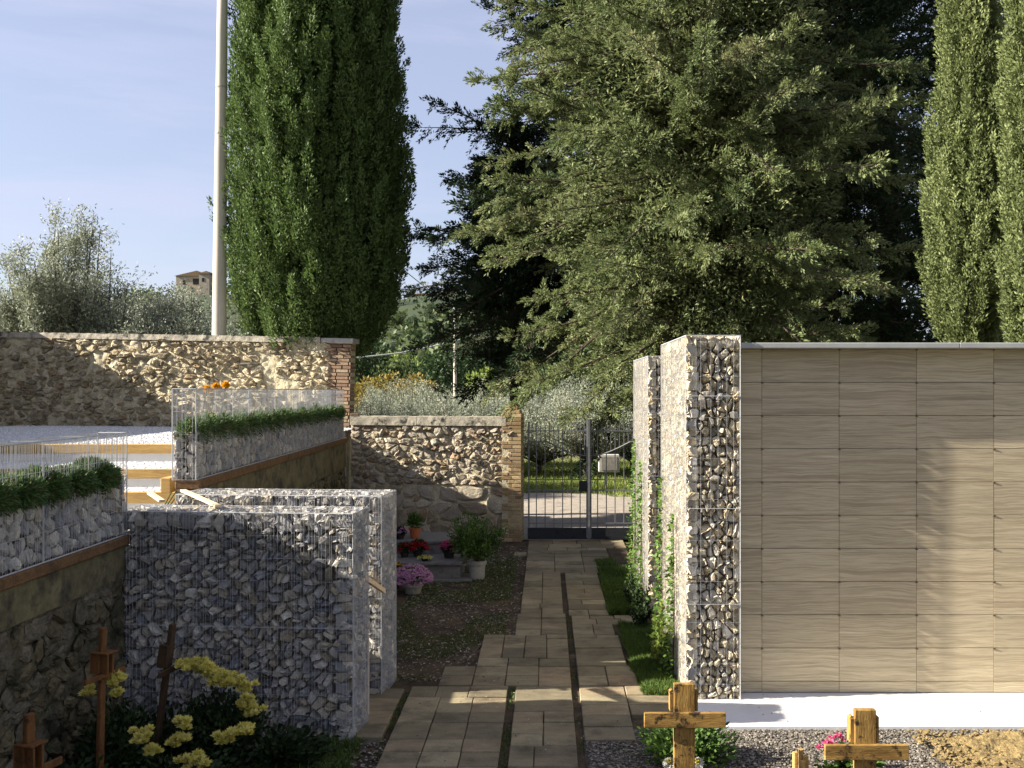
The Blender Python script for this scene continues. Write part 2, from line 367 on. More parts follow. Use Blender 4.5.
def stone_face(mb, o, u, v, n, W, Ht, sx, sy, depth, gap, seed, mi=0, tilt=.5, back=.8, dvar=.7, rough=.12, skip=None, drop=.1, extra=.12, basev=(-.35, .1), clampz=False, cut=(.18, .3)):
    """packed stones covering the rectangle o + a*u + b*v, bulging along n"""
    o, u, v, n = (np.array(x, float) for x in (o, u, v, n)); rg = np.random.default_rng(seed)
    for poly in vcells(W, Ht, sx, sy, seed, drop=drop, extra=extra):
        c = poly.mean(0)
        if skip and skip(c): continue
        r = np.sqrt(((poly - c) ** 2).sum(1)).mean()
        if r < .2 * min(sx, sy): continue
        p = c + (poly - c) * max(.55, 1 - gap / r)
        p = chaikin(p, rg.uniform(*cut)); k = len(p); e = p - c
        dd = depth * rg.uniform(1 - dvar, 1.0) * min(1.2, r / (.5 * min(sx, sy)))
        base = rg.uniform(*basev) * depth
        ti = rg.normal(size=2) * tilt * dd / r
        rings = []
        for sc, z in ((.78, -back * depth), (1, 0.0), (.9, .5 * dd), (.62, .92 * dd)):
            of = rg.normal(size=2) * .06 * r if sc < 1 and z > 0 else 0
            q = c + e * (sc * (1 + rg.normal(size=(k, 1)) * (rough * .5))) + of
            zz = base + z + (e @ ti) * (z > 0) * sc * .6 + rg.normal(size=k) * dd * rough * (1 if z > 0 else 0)
            if clampz: zz = np.minimum(zz, depth)
            rings.append(o + q[:, :1] * u + q[:, 1:] * v + zz[:, None] * n)
        cc = c + rg.normal(size=2) * .15 * r
        cap = o + cc[0] * u + cc[1] * v + (min(base + dd * rg.uniform(.9, 1.1), depth * 1.02 if clampz else 9)) * n
        V = np.concatenate(rings + [cap[None]])
        i = np.arange(k); j = (i + 1) % k
        q = np.concatenate([np.stack([a * k + i, a * k + j, (a + 1) * k + j, (a + 1) * k + i], 1) for a in range(3)])
        n0 = mb.n; val = rg.random()
        mb.add(V, q, val, mi)
        t = np.stack([3 * k + i, 3 * k + j, np.full(k, 4 * k)], 1)
        mb.fs.append(t + n0); mb.r.append(np.full(k, val)); mb.m.append(np.full(k, mi, int))

def wire_panel(mb, o, u, v, W, Ht, du, dv, r, seams=()):
    o, u, v = (np.array(x, float) for x in (o, u, v))
    a = np.linspace(0, W, max(2, int(round(W / du)) + 1)); b = np.linspace(0, Ht, max(2, int(round(Ht / dv)) + 1))
    a[1:-1] += (vnoise(np.c_[a * 91.7, a * 0, a * 0], 3)[1:-1] - .5) * du * .7
    P = o + a[:, None] * u; mb.prisms(P, P + v * Ht, r)
    Q = o + b[:, None] * v + np.cross(u, v) * r * -1.6; mb.prisms(Q, Q + u * W, r)
    for s_ in seams:
        q = o + s_ * v + np.cross(u, v) * r * 2; mb.prisms([q], [q + u * W], min(r * 1.9, .0032), n=6)

def rough_sheet(mb, o, u, v, n, W, Ht, step, amp, sc, seed, rnd=0.0, mi=0):
    o, u, v, n = (np.array(x, float) for x in (o, u, v, n))
    nx = max(2, int(W / step)); ny = max(2, int(Ht / step))
    A, B = np.meshgrid(np.linspace(0, W, nx + 1), np.linspace(0, Ht, ny + 1)); A = A.ravel(); B = B.ravel()
    P = o + A[:, None] * u + B[:, None] * v
    P = P + n * ((fbm(P * sc, 5, seed) - .5) * 2 * amp)[:, None]
    i = np.arange(nx); j = np.arange(ny); I, J = np.meshgrid(i, j); k = (J * (nx + 1) + I).ravel()
    mb.add(P, np.stack([k, k + 1, k + nx + 2, k + nx + 1], 1), rnd, mi)

X_, Y_, Z_ = (1, 0, 0), (0, 1, 0), (0, 0, 1); NX, NY, NZ = (-1, 0, 0), (0, -1, 0), (0, 0, -1)

def gabion(name, label, x0, x1, y0, y1, z1, seed, sides, seams, sz=.088, szy=None, group=None, sm='stone', d=.058, fw=.026, lw_=.026, fr=.0012, bv=(-.7, .1), tl=1.3, turned=0, wd=.026, wr=.002):
    """stone filled wire cage; sides: letters of the faces that get stones (f front, b back, l left, r right, t top)"""
    t = thing(name, label, 'gabion', ((x0 + x1) / 2, (y0 + y1) / 2, 0), group)
    mb = MB(); szy = szy or sz
    W, D = x1 - x0, y1 - y0; i = .05
    cfg = {'f': ((x0, y0 + i, 0), X_, Z_, NY, W, z1), 'b': ((x1, y1 - i, 0), NX, Z_, Y_, W, z1),
           'l': ((x0 + i, y1, 0), NY, Z_, NX, D, z1), 'r': ((x1 - i, y0, 0), Y_, Z_, X_, D, z1), 't': ((x0, y0, z1 - i), X_, Y_, Z_, W, D)}
    for q, s in enumerate(sides):
        o, u, v, n, w, h = cfg[s]
        stone_face(mb, o, u, v, n, w, h, sz, sz if s == 't' else szy, d, .0035, seed + q, tilt=tl, dvar=.5, rough=.2, drop=.2, extra=.4, clampz=True, basev=bv, cut=(.09, .2))
    f = mb.build('stone_fill', M[sm], t)
    c = MB(); e = .075; c.box((x0 + e, y0 + e, 0), (x1 - e, y1 - e, z1 - e)); c.build('stone_core', M['fill'], t)
    w = MB(); g = .004
    for s in 'fblrt':
        o, u, v, n, ww, h = cfg[s]; o = np.array(o) + (i + g) * np.array(n, float)
        wire_panel(w, o, u, v, ww, h, lw_ if s in 'lr' else fw, .17, wr if s in 'lr' else fr, seams if s in 'fb' else ())
    E = [((x, y, 0), (x, y, z1)) for x in (x0, x1) for y in (y0, y1)] + [((x, y0, z1), (x, y1, z1)) for x in (x0, x1)] + [((x0, y, z1), (x1, y, z1)) for y in (y0, y1)]
    w.prisms([a for a, b in E], [b for a, b in E], .0038, n=6)
    w.build('wire_cage', M['wire'], t)
    if turned:
        Rz = Matrix.Rotation(turned, 3, 'Z'); pv = Vector((x1, y0, 0)); t.location = pv + Rz @ (t.location - pv); t.rotation_euler = (0, 0, turned)
    return t

gabion('gabion_wall', 'long low stone gabion wall nearest the camera on the left, behind the yellow chrysanthemums', -3.25, -1.432, 7.38, 7.80, 1.685, 10, 'ftrb', (.835,), .072, turned=-.085, group='gabion walls in the cemetery')
gabion('gabion_wall', 'low stone gabion wall just behind the nearer one, its lit end beside the soil bed', -3.2, -1.40, 8.45, 8.97, 1.70, 20, 'ftrb', (.835,), .072, turned=-.085, group='gabion walls in the cemetery')
TWX = 1.149
gabion('gabion_pillar', 'tall front stone gabion pillar at the left end of the travertine wall', TWX, 1.598, 8.265, 10.05, 3.05, 30, 'flt', (.83, 1.62, 2.55), .06, .076, sm='stone_sunlit', d=.046, fw=.066, lw_=.036, fr=.0013, bv=(-.45, .2), tl=1.0, group='tall gabion fins beside the path')
gabion('gabion_pillar', 'tall gabion fin behind the front pillar and nearer the iron gate', TWX, 1.598, 11.38, 13.25, 2.985, 40, 'flt', (.83, 1.62, 2.5), .064, .078, sm='stone_sunlit', d=.046, fw=.066, lw_=.036, fr=.0013, bv=(-.45, .2), tl=1.0, group='tall gabion fins beside the path')

# ------------------------------------------------------------------ ground
def sheet(name, x0, x1, y0, y1, z, m, step=None, amp=0.0, sc=1.5, seed=0):
    mb = MB()
    if step: rough_sheet(mb, (x0, y0, z), X_, Y_, Z_, x1 - x0, y1 - y0, step, amp, sc, seed)
    else: mb.add([[x0, y0, z], [x1, y0, z], [x1, y1, z], [x0, y1, z]], [[0, 1, 2, 3]])
    o = mb.build(name, M[m], None, (0, 0, 0), smooth=bool(step)); o['kind'] = 'structure'; return o

sheet('ground', -900, 900, -60, 1600, -.03, 'field')
sheet('soil', -3.3, 1.3, 2, 17.2, 0.0, 'soil', .06, .022, 3, 3)
sheet('gravel_bed', .27, 9, 3, 7.66, .006, 'gravelbed', .08, .008, 4, 5)
sheet('road', -40, 60, 17.35, 25.2, .0, 'road', .25, .03, .8, 7)
sheet('road_shoulder', -40, 60, 25.2, 40, -.004, 'field', .4, .05, .5, 8)

def poly_scatter(rg, n, x0, x1, y0, y1): return np.stack([rg.uniform(x0, x1, n), rg.uniform(y0, y1, n)], 1)

_pk = np.array([[1, 0, -.3], [-.5, .9, -.3], [-.5, -.9, -.3], [.5, .6, .6], [.5, -.6, .6], [-.8, 0, .6]])
_pf = np.array([[0, 1, 3], [0, 3, 4], [0, 4, 2], [1, 5, 3], [2, 4, 5], [1, 2, 5], [3, 5, 4]])
def pebbles(name, XY, z, s0, s1, m, seed, flat=.6):
    rg = np.random.default_rng(seed); n = len(XY); a = rg.uniform(0, 6.28, n); s = rg.uniform(s0, s1, n)
    V = _pk[None] * (1 + rg.normal(size=(n, 6, 3)) * .18); c, sn = np.cos(a)[:, None], np.sin(a)[:, None]
    x = V[..., 0] * c - V[..., 1] * sn; y = V[..., 0] * sn + V[..., 1] * c
    el = rg.uniform(.6, 1, n)[:, None]
    V = np.stack([x * s[:, None], y * s[:, None] * el, V[..., 2] * s[:, None] * flat], -1)
    V = V + np.concatenate([XY, np.broadcast_to(np.asarray(z, float), (n,))[:, None]], 1)[:, None]
    mb = MB(); mb.add(V.reshape(-1, 3), (_pf[None] + (np.arange(n) * 6)[:, None, None]).reshape(-1, 3), np.repeat(rg.random(n), 7))
    o = mb.build(name, M[m], None, (0, 0, 0)); o['kind'] = 'stuff'; return o

rg = np.random.default_rng(1)
pebbles('gravel', poly_scatter(rg, 26000, .28, 4.6, 6.1, 7.63), .012, .005, .014, 'pebble', 2)
A = poly_scatter(rg, 2600, -1.75, -.3, 8.9, 16.6); A = A[(A[:, 0] > -1.5) | (A[:, 1] > 9.2)]
A = A[vnoise(np.c_[A * 1.3, A[:, 0] * 0], 5) > .42]
pebbles('soil_stones', A, .012, .006, .02, 'pebble', 3)
pebbles('path_edge_stones', poly_scatter(rg, 1500, -2.2, -1.1, 6.2, 7.4), .01, .005, .018, 'pebble', 4)

# yellow clay heap at the right
mb = MB(); rgc = np.random.default_rng(5)
P0 = at(925, 740, 7.3)
nx, ny = 150, 60
A, B = np.meshgrid(np.linspace(2.72, 5.2, nx + 1), np.linspace(6.3, 7.52, ny + 1)); A = A.ravel(); B = B.ravel()
hgt = np.minimum(1, (A - 2.72) * 2.2) * np.minimum(1, (7.52 - B) * 5) * np.clip((B - 6.5) * 1.6, 0, 1)
hgt = hgt * np.clip(fbm(np.c_[A, B, A * 0] * 3.2, 4, 8) * 4 - 1.1, .0, 1)
z = hgt * (.03 + .09 * fbm(np.c_[A, B, A * 0] * 5, 5, 3)) + (fbm(np.c_[A, B, A * 0] * 18, 3, 4) - .5) * .05 * hgt - .02 * (1 - np.minimum(1, hgt * 4))
I, J = np.meshgrid(np.arange(nx), np.arange(ny)); k = (J * (nx + 1) + I).ravel()
mb.add(np.c_[A, B, z + .012], np.stack([k, k + 1, k + nx + 2, k + nx + 1], 1))
o = mb.build('clay_soil', M['clay'], None, (0, 0, 0)); o['kind'] = 'structure'
mb = MB(); n = 900
XY = poly_scatter(rgc, n, 2.7, 4.6, 6.4, 7.5)
pebbles('clay_clods', XY, .05, .006, .028, 'clay', 6, .8)

# ------------------------------------------------------------------ path of slabs
mb = MB(); rgp = random.Random(4)
def band(x0, x1, y0, y1, hs=(.38, .25, .28), ws=(.25, .28, .33), z=.03):
    y = y0
    while y < y1 - .05:
        h = rgp.choice(hs); wrow = (x1 - x0) / max(1, round((x1 - x0) / rgp.choice(ws)))
        if y + h > y1 - .12: h = y1 - y
        x = x0; off = 1 if rgp.random() < .85 else rgp.uniform(.6, .9)
        while x < x1 - .02:
            w = wrow * off; off = 1
            if x + w > x1 - .16: w = x1 - x
            g = rgp.uniform(.002, .005); zz = z + rgp.uniform(-.005, .005); rv = rgp.random()
            Mt = Matrix.Translation((x + w / 2, y + h / 2, zz)) @ Matrix.Rotation(rgp.uniform(-.007, .007), 4, 'X') @ Matrix.Rotation(rgp.uniform(-.007, .007), 4, 'Y') @ Matrix.Rotation(rgp.uniform(-.006, .006), 4, 'Z')
            mb.box((-w / 2 + g, -h / 2 + g, -.05), (w / 2 - g, h / 2 - g, 0), rv, 0, Mt, bev=.005)
            x += w
        y += h
band(-1.17, -.335, 6.2, 8.68); band(-1.62, -1.225, 7.4, 8.62, (.33, .28))
band(-.27, .215, 6.2, 8.68, (.40, .62, .26)); band(.275, .66, 7.36, 7.92, (.28,), (.25, .34)); band(.275, 1.06, 7.93, 8.68, (.25, .4), (.4, .5))
band(-.95, .215, 8.70, 9.30, (.3, .3)); band(.275, .80, 8.70, 9.30, (.3,))
band(-.66, .215, 9.31, 10.5); band(.275, .75, 9.31, 10.5)
band(-.34, .215, 10.5, 11.5); band(.275, .72, 10.5, 11.0); band(.275, 1.1, 11.0, 11.42, (.25, .2))
band(-.31, .19, 11.5, 14.1); band(.25, .71, 11.43, 14.1)
band(-.31, .96, 14.1, 16.3, (.38, .3, .26), (.36, .42, .5)); band(-.31, 1.3, 16.3, 17.1, (.4,), (.4, .5))
band(-.52, -.32, 15.6, 15.9, (.25,), (.2,))
o = mb.build('path', M['slab'], None, (0, 0, 0)); o['kind'] = 'structure'
mb = MB(); mb.add([[-1.2, 6, .012], [1.0, 6, .012], [1.0, 9, .012], [-1.2, 9, .012]], [[0, 1, 2, 3]])

# moss and weeds in the joints, weeds on soil, lawns
def blades(mb, XY, z, h0, h1, w, rg, lean=.5, rnd=None):
    n = len(XY); P = np.c_[XY, np.broadcast_to(np.asarray(z, float), (n,))]
    D = np.c_[rg.normal(size=(n, 2)) * lean, np.ones(n)]
    mb.leaves(P, D, rg.uniform(h0, h1, n), w, rg.random(n) if rnd is None else rnd, rg)
mb = MB(); rg = np.random.default_rng(8)
for x, y0, y1, k in ((-.3, 6.5, 9.0, 500), (.245, 6.9, 11.4, 420), (-1.2, 7.0, 8.6, 220)):
    XY = np.c_[rg.normal(x, .014, k), rg.uniform(y0, y1, k)]; XY = XY[vnoise(np.c_[XY * 4, XY[:, :1] * 0], 3) > .5]
    blades(mb, XY, .005, .015, .04, .008, rg, 1.2)
A = poly_scatter(rg, 34000, -1.75, -.32, 8.9, 16); A = A[(vnoise(np.c_[A * 1.6, A[:, :1] * 0], 9) > .43) & (A[:, 0] < -.45 - .6 * np.clip(10.6 - A[:, 1], 0, 1))]
blades(mb, A, 0, .015, .05, .007, rg, 1.2)
A = poly_scatter(rg, 20000, -3.1, -1.35, 5.2, 7.4); A = A[vnoise(np.c_[A * 2, A[:, :1] * 0], 9) > .38]
blades(mb, A, 0, .03, .10, .01, rg, 1.0)
tag(mb.build('weeds', M['weed'], None, (0, 0, 0)), 'sparse weeds growing on bare earth', kind='stuff')
def litter(name, n, x0, x1, y0, y1, seed, z=.016, l0=.012, l1=.04):
    rg = np.random.default_rng(seed); mb = MB(); A = poly_scatter(rg, n, x0, x1, y0, y1)
    a = rg.uniform(0, 6.28, n)
    mb.leaves(np.c_[A, np.full(n, z)], np.c_[np.cos(a), np.sin(a), rg.normal(size=n) * .2], rg.uniform(l0, l1, n), rg.uniform(.008, .02, n), rg.random(n), rg, N=np.c_[rg.normal(size=(n, 2)) * .3, np.ones(n)])
    tag(mb.build(name, M['litter'], None, (0, 0, 0)), kind='stuff')
litter('fallen_leaves', 4200, -1.75, -.32, 8.8, 16.5, 11, .026)
litter('fallen_leaves', 260, -1.1, .9, 6.4, 9, 12, .036, .01, .022)
litter('fallen_leaves', 90, 1.7, 4.6, 7.7, 8.4, 13, .045, .01, .022)

def lawn(x0, x1, y0, y1, n, seed, label, h=(.05, .10)):
    rg = np.random.default_rng(seed); mb = MB(); XY = poly_scatter(rg, n, x0, x1, y0, y1)
    e = .05 * (fbm(np.c_[XY * 6, XY[:, :1] * 0], 3, seed) - .3)
    XY = XY[(XY[:, 0] > x0 + e) & (XY[:, 1] < y1 - e) & (XY[:, 1] > y0 + e)]
    hh = .6 + .9 * vnoise(np.c_[XY * 5, XY[:, :1] * 0], seed)
    n = len(XY); D = np.c_[rg.normal(size=(n, 2)) * .45, np.ones(n)]
    mb.leaves(np.c_[XY, np.zeros(n)], D, rg.uniform(*h, n) * hh, .009, rg.random(n), rg)
    tag(mb.build('lawn', M['grass'], None, (0, 0, 0)), label, kind='stuff')
lawn(.73, 1.14, 11.5, 14.4, 26000, 21, 'lawn strip beside the far gabion fin')
lawn(.79, 1.14, 9.05, 10.95, 22000, 22, 'lawn strip beside the front gabion pillar')
lawn(.82, 1.12, 8.44, 8.92, 9000, 23, 'small sunlit lawn at the foot of the front pillar')
lawn(.74, 1.0, 14.6, 15.1, 3000, 24, 'small grass tuft near the gate')

# ------------------------------------------------------------------ travertine columbarium
def travertine():
    T = NT('travertine')
    tc = T.n('ShaderNodeTexCoord'); oi = T.n('ShaderNodeObjectInfo')
    ad = T.n('ShaderNodeVectorMath', operation='MULTIPLY_ADD'); T.l(oi.outputs['Random'], ad.inputs[0]); ad.inputs[1].default_value = (37, 11, 91); T.l(tc.outputs['Object'], ad.inputs[2])
    wn = T.n('ShaderNodeTexNoise'); wn.inputs['Scale'].default_value = 3.2; wn.inputs['Detail'].default_value = 3; T.l(ad.outputs[0], wn.inputs['Vector'])
    wv = T.n('ShaderNodeVectorMath', operation='MULTIPLY_ADD'); T.l(wn.outputs['Color'], wv.inputs[0]); wv.inputs[1].default_value = (0, 0, .055); T.l(ad.outputs[0], wv.inputs[2])
    mp = T.n('ShaderNodeMapping'); mp.inputs['Scale'].default_value = (.30, 1, 13); T.l(wv.outputs[0], mp.inputs[0])
    n1 = T.n('ShaderNodeTexNoise'); n1.inputs['Scale'].default_value = 1.5; n1.inputs['Detail'].default_value = 8; n1.inputs['Roughness'].default_value = .62; n1.inputs['Distortion'].default_value = .0; T.l(mp.outputs[0], n1.inputs['Vector'])
    cr = T.n('ShaderNodeValToRGB'); e = cr.color_ramp.elements
    e[0].position = .28; e[0].color = (.29, .23, .148, 1); e[1].position = .72; e[1].color = (.64, .55, .375, 1)
    for pos, col in ((.40, (.41, .33, .208, 1)), (.47, (.54, .45, .295, 1)), (.52, (.37, .3, .188, 1)), (.57, (.53, .445, .288, 1)), (.64, (.40, .32, .2, 1))):
        x = e.new(pos); x.color = col
    T.l(n1.outputs['Fac'], cr.inputs[0])
    mp2 = T.n('ShaderNodeMapping'); mp2.inputs['Scale'].default_value = (2.5, 1, 85); T.l(wv.outputs[0], mp2.inputs[0])
    n2 = T.n('ShaderNodeTexNoise'); n2.inputs['Scale'].default_value = 1.6; n2.inputs['Detail'].default_value = 5; n2.inputs['Roughness'].default_value = .7; T.l(mp2.outputs[0], n2.inputs['Vector'])
    mr = T.n('ShaderNodeMapRange'); mr.inputs[1].default_value = .3; mr.inputs[2].default_value = .7; mr.inputs[3].default_value = .80; mr.inputs[4].default_value = 1.16; T.l(n2.outputs['Fac'], mr.inputs[0])
    m1 = T.n('ShaderNodeMix', data_type='RGBA', blend_type='MULTIPLY'); m1.inputs[0].default_value = 1; T.l(cr.outputs[0], m1.inputs[6]); T.l(mr.outputs[0], m1.inputs[7])
    mr2 = T.n('ShaderNodeMapRange'); mr2.inputs[3].default_value = .9; mr2.inputs[4].default_value = 1.08; T.l(oi.outputs['Random'], mr2.inputs[0])
    m2 = T.n('ShaderNodeMix', data_type='RGBA', blend_type='MULTIPLY'); m2.inputs[0].default_value = 1; T.l(m1.outputs[2], m2.inputs[6]); T.l(mr2.outputs[0], m2.inputs[7])
    # warm tint variation
    b = T.n('ShaderNodeBsdfPrincipled'); b.inputs['Roughness'].default_value = .55; b.inputs['Specular IOR Level'].default_value = .3; T.l(m2.outputs[2], b.inputs['Base Color'])
    bp = T.n('ShaderNodeBump'); bp.inputs['Strength'].default_value = .12; bp.inputs['Distance'].default_value = .003; T.l(n2.outputs['Fac'], bp.inputs['Height']); T.l(bp.outputs[0], b.inputs['Normal'])
    out = T.n('ShaderNodeOutputMaterial'); T.l(b.outputs[0], out.inputs[0]); return T.m
M['travertine'] = travertine()
YW = 8.45
t = thing('columbarium_wall', 'tall burial niche wall faced with banded travertine panels, half in sun', 'columbarium', (1.6, YW, 0))
mb = MB(); mb.box((1.603, YW + .03, .0), (7.2, YW + 1.75, 2.945)); mb.build('wall_body', M['concrete'], t)
mb = MB()
for x0, x1 in ((1.6, 3.42), (3.423, 5.4), (5.403, 7.25)): mb.box((x0, YW - .165, 2.948), (x1, YW + 1.8, 2.992), bev=.004)
mb.build('coping', M['capmetal'], t)
xs = [1.603, 1.816, 2.469, 3.122, 3.775, 4.428, 5.081, 5.734, 6.387, 7.04]; zs = [.045, .139] + [.139 + .2807 * k for k in range(1, 11)]
clipm = mat('bronze_clip', ['6a5a42'], ns=0, metal=.2, rough=.5)
rgt = random.Random(3); pan = {}
for i in range(len(xs) - 1):
    for j in range(len(zs) - 1):
        if i > 5: 
            if j % 1: continue
        w, h = xs[i + 1] - xs[i], zs[j + 1] - zs[j]; key = (round(w, 3), round(h, 3))
        if key not in pan:
            mb = MB(); mb.box((.0014, 0, .0022), (w - .0014, .028, h - .0022), bev=.001); p = mb.build('niche_panel', M['travertine'], t, org=(0, 0, 0))
            c = None
            if w > .3 and h > .2:
                mb = MB(); mb.prisms([[0.0, .004, h]], [[0.0, -.007, h]], .006, n=8); mb.box((-.008, -.004, h - .012), (.013, -.001, h - .004)); c = mb.build('clip', clipm, p, org=(0, 0, 0))
            pan[key] = (p, c)
        else:
            p0, c0 = pan[key]; p = p0.copy(); C.objects.link(p); p.parent = t
            if c0: c = c0.copy(); C.objects.link(c); c.parent = p
        p.location = (xs[i] - 1.6, rgt.uniform(0, .0012), zs[j])
mb = MB(); mb.box((1.1, 7.62, -.02), (7.2, YW + .03, .04), bev=.006)
o = mb.build('paving_strip', M['whitestone'], None, (0, 0, 0)); o['kind'] = 'structure'

# ------------------------------------------------------------------ left terrace, steps, retaining walls
TZ = 1.9
def terr(name, x0, x1, y0, y1, z0, z1, m, amp=0):
    mb = MB(); mb.box((x0, y0, z0), (x1, y1, z1)); o = mb.build(name, M[m], None, (0, 0, 0)); o['kind'] = 'structure'; return o
terr('terrace', -12, -3.72, 12.74, 20.3, -.02, TZ - .012, 'whitebed')
terr('terrace_tread', -12, -3.42, 11.54, 12.70, -.02, 1.68, 'whitebed')
terr('terrace_tread', -12, -3.42, 10.98, 11.50, -.02, 1.473, 'whitebed')
terr('terrace_floor', -12, -3.3, 3, 10.94, -.02, 1.24, 'whitebed')
rg = np.random.default_rng(31)
XY = np.concatenate([poly_scatter(rg, 32000, -10.5, -3.5, 12.75, 20.0)]); pebbles('white_gravel', XY, TZ - .006 + np.clip((13.2 - XY[:, 1]) * 0, 0, 1), .007, .02, 'whitegravel', 32)
XY = poly_scatter(rg, 9000, -7.2, -3.45, 11.56, 12.68); pebbles('white_gravel', XY, 1.686, .007, .02, 'whitegravel', 33)
XY = poly_scatter(rg, 4500, -7.2, -3.45, 11.0, 11.48); pebbles('white_gravel', XY, 1.479, .007, .02, 'whitegravel', 34)
XY = poly_scatter(rg, 5000, -6, -3.4, 9.2, 10.9); pebbles('white_gravel', XY, 1.246, .007, .02, 'whitegravel', 35)
def stepedge(y, ztop, zb, label):
    t = thing('step_edging', label, 'step edging', (-6.5, y, zb), 'timber edged steps of the terrace')
    hb = (ztop - zb) * .46
    mb = MB(); mb.box((-10.5, y - .045, ztop - hb), (-3.45, y + .035, ztop + .012), bev=.006); mb.build('timber_beam', M['timber'], t)
    mb = MB(); mb.box((-10.5, y - .022, zb - .02), (-3.45, y + .02, ztop - hb - .002)); mb.build('riser_board', M['whitestone'], t)
stepedge(12.72, TZ, 1.68, 'uppermost ochre timber step edge below the white gravel terrace')
stepedge(11.52, 1.68, 1.473, 'middle ochre timber step edge of the gravel terrace')
stepedge(10.96, 1.473, 1.24, 'lowest ochre timber step edge, partly hidden by the gabion top')
mb = MB(); x, y, z = at(167.5, 485, 9.3); mb.box((-.045, -.3, -.075), (.045, .3, .065), bev=.005)
tag(mb.build('timber_block', M['timber'], None, (0, 0, 0)), 'short orange timber block end at the foot of the upper planter', 'timber block').location = (x - .02, y + .3, z)

# lower retaining wall
XR = -3.165
t = thing('retaining_wall', 'mossy plastered retaining wall at the left edge under the nearer planter', 'retaining wall', (XR, 5.5, 0))
mb = MB(); rough_sheet(mb, (XR - .03, 3, -.05), Y_, Z_, X_, 4.62, 1.0 + .25, .03, .035, 4, 41); 
mb.box((XR - .5, 3, -.05), (XR - .07, 7.6, 1.42)); mb.box((XR - .5, 7.6, -.05), (XR - .05, 9.02, 1.24))
stone_face(mb, (XR - .03, 3, -.02), Y_, Z_, X_, 4.62, 1.2, .17, .12, .03, .010, 45, tilt=.7, dvar=.7, rough=.2, basev=(-.3, .3))
mb.build('wall_face', M['plaster'], t)
mb = MB(); rough_sheet(mb, (XR - .02, 3, 1.19), Y_, Z_, X_, 4.62, .25, .03, .006, 5, 42); mb.build('render_band', M['render'], t, smooth=True)
mb = MB(); mb.box((XR - .5, 3, 1.432), (XR + .012, 7.64, 1.505), bev=.008); mb.build('coping', M['coping'], t)
# upper retaining wall, slightly turned
UA, UB = np.array([-3.165, 9.07]), np.array([-3.43, 17.05]); ud = (UB - UA); UL = np.linalg.norm(ud); ud /= UL; un = np.array([ud[1], -ud[0]])
u3 = np.array([ud[0], ud[1], 0]); n3 = np.array([un[0], un[1], 0])
def up(a, off, z): q = UA + ud * a + un * off; return np.array([q[0], q[1], z])
MU = Matrix(((u3[0], -n3[0], 0, UA[0]), (u3[1], -n3[1], 0, UA[1]), (0, 0, 1, 0), (0, 0, 0, 1)))   # local x along wall, y inwards
t = thing('retaining_wall', 'ochre rendered retaining wall below the farther planter, behind the gabions', 'retaining wall', (UA[0], UA[1], 0))
mb = MB(); rough_sheet(mb, up(0, -.03, -.05), u3, Z_, n3, UL + .1, 1.42, .05, .03, 4, 43); mb.box((0, .07, -.05), (UL + .1, .2, 1.69), M=MU); stone_face(mb, up(0, -.03, .1), u3, Z_, n3, UL, 1.15, .2, .13, .03, .010, 46, tilt=.7, dvar=.7, rough=.2, basev=(-.3, .3))
mb.build('wall_face', M['plaster'], t)
mb = MB(); rough_sheet(mb, up(0, -.015, 1.28), u3, Z_, n3, UL + .1, .42, .05, .006, 5, 44); mb.build('render_band', M['render'], t, smooth=True)
mb = MB(); mb.box((.0, -.012, 1.70), (UL + .12, .21, 1.782), M=MU, bev=.008); mb.build('coping', M['coping'], t)

# planters: narrow wire cages, stones below, greenery above
def planter(label, Mx, L, z0, zs, zt, width, seed, wd=.027, ends=True):
    Mx = Matrix(Mx); lo = Mx.to_translation()
    t = thing('planter', label, 'planter', tuple(Mx @ Vector((L / 2, width / 2, z0))), 'stone filled wire planters on the retaining walls')
    R = np.array(Mx)[:3, :3]; ox = lambda a, b, c: tf([[a, b, c]], Mx)[0]
    mb = MB(); d = .035
    ax, ay = R[:, 0], R[:, 1]
    stone_face(mb, ox(0, .04, z0), ax, Z_, -ay, L, zs - z0, .07, .10, d, .006, seed, tilt=.6, rough=.14)
    stone_face(mb, ox(0.04, width, z0), -ay, Z_, -ax, width, zs - z0, .07, .08, d, .006, seed + 1, tilt=.6, rough=.14)
    stone_face(mb, ox(L - .04, 0, z0), ay, Z_, ax, width, zs - z0, .07, .08, d, .006, seed + 2, tilt=.6, rough=.14)
    stone_face(mb, ox(L, width - .04, z0), -ax, Z_, ay, L, zs - z0, .08, .10, d, .006, seed + 3, tilt=.6, rough=.14)
    mb.build('stone_fill', M['stone'], t)
    c = MB(); c.box((.06, .06, z0), (L - .06, width - .06, zs - .02), M=Mx); c.build('planting_soil', M['soil'], t)
    w = MB(); h = zt - z0
    for b in (0, width):
        s_ = 1 if b else -1
        wire_panel(w, ox(0, b, z0), ax, Z_, L, h, wd, .2, .0014)
        w.prisms([ox(0, b, zt), ox(0, b, z0)], [ox(L, b, zt), ox(L, b, z0)], .005, n=6)
    for a in (0, L):
        wire_panel(w, ox(a, 0, z0), ay, Z_, width, h, .04, .2, .0025)
        w.prisms([ox(a, 0, zt), ox(a, 0, z0), ox(a, width, z0)], [ox(a, width, zt), ox(a, 0, zt), ox(a, width, zt)], .005, n=6)
    k = int(L / .6)
    P = [ox(L * i / k, .002, z0) for i in range(1, k)]; Q = [ox(L * i / k, .002, zt) for i in range(1, k)]
    w.prisms(P, Q, .004, n=6)
    w.prisms([ox(L * i / k, 0, zt) for i in range(1, k)], [ox(L * i / k, width, zt) for i in range(1, k)], .003)
    w.build('wire_cage', M['wire'], t)
    return t
ML = Matrix(((0, -1, 0, -3.185), (1, 0, 0, 3.2), (0, 0, 1, 0), (0, 0, 0, 1)))
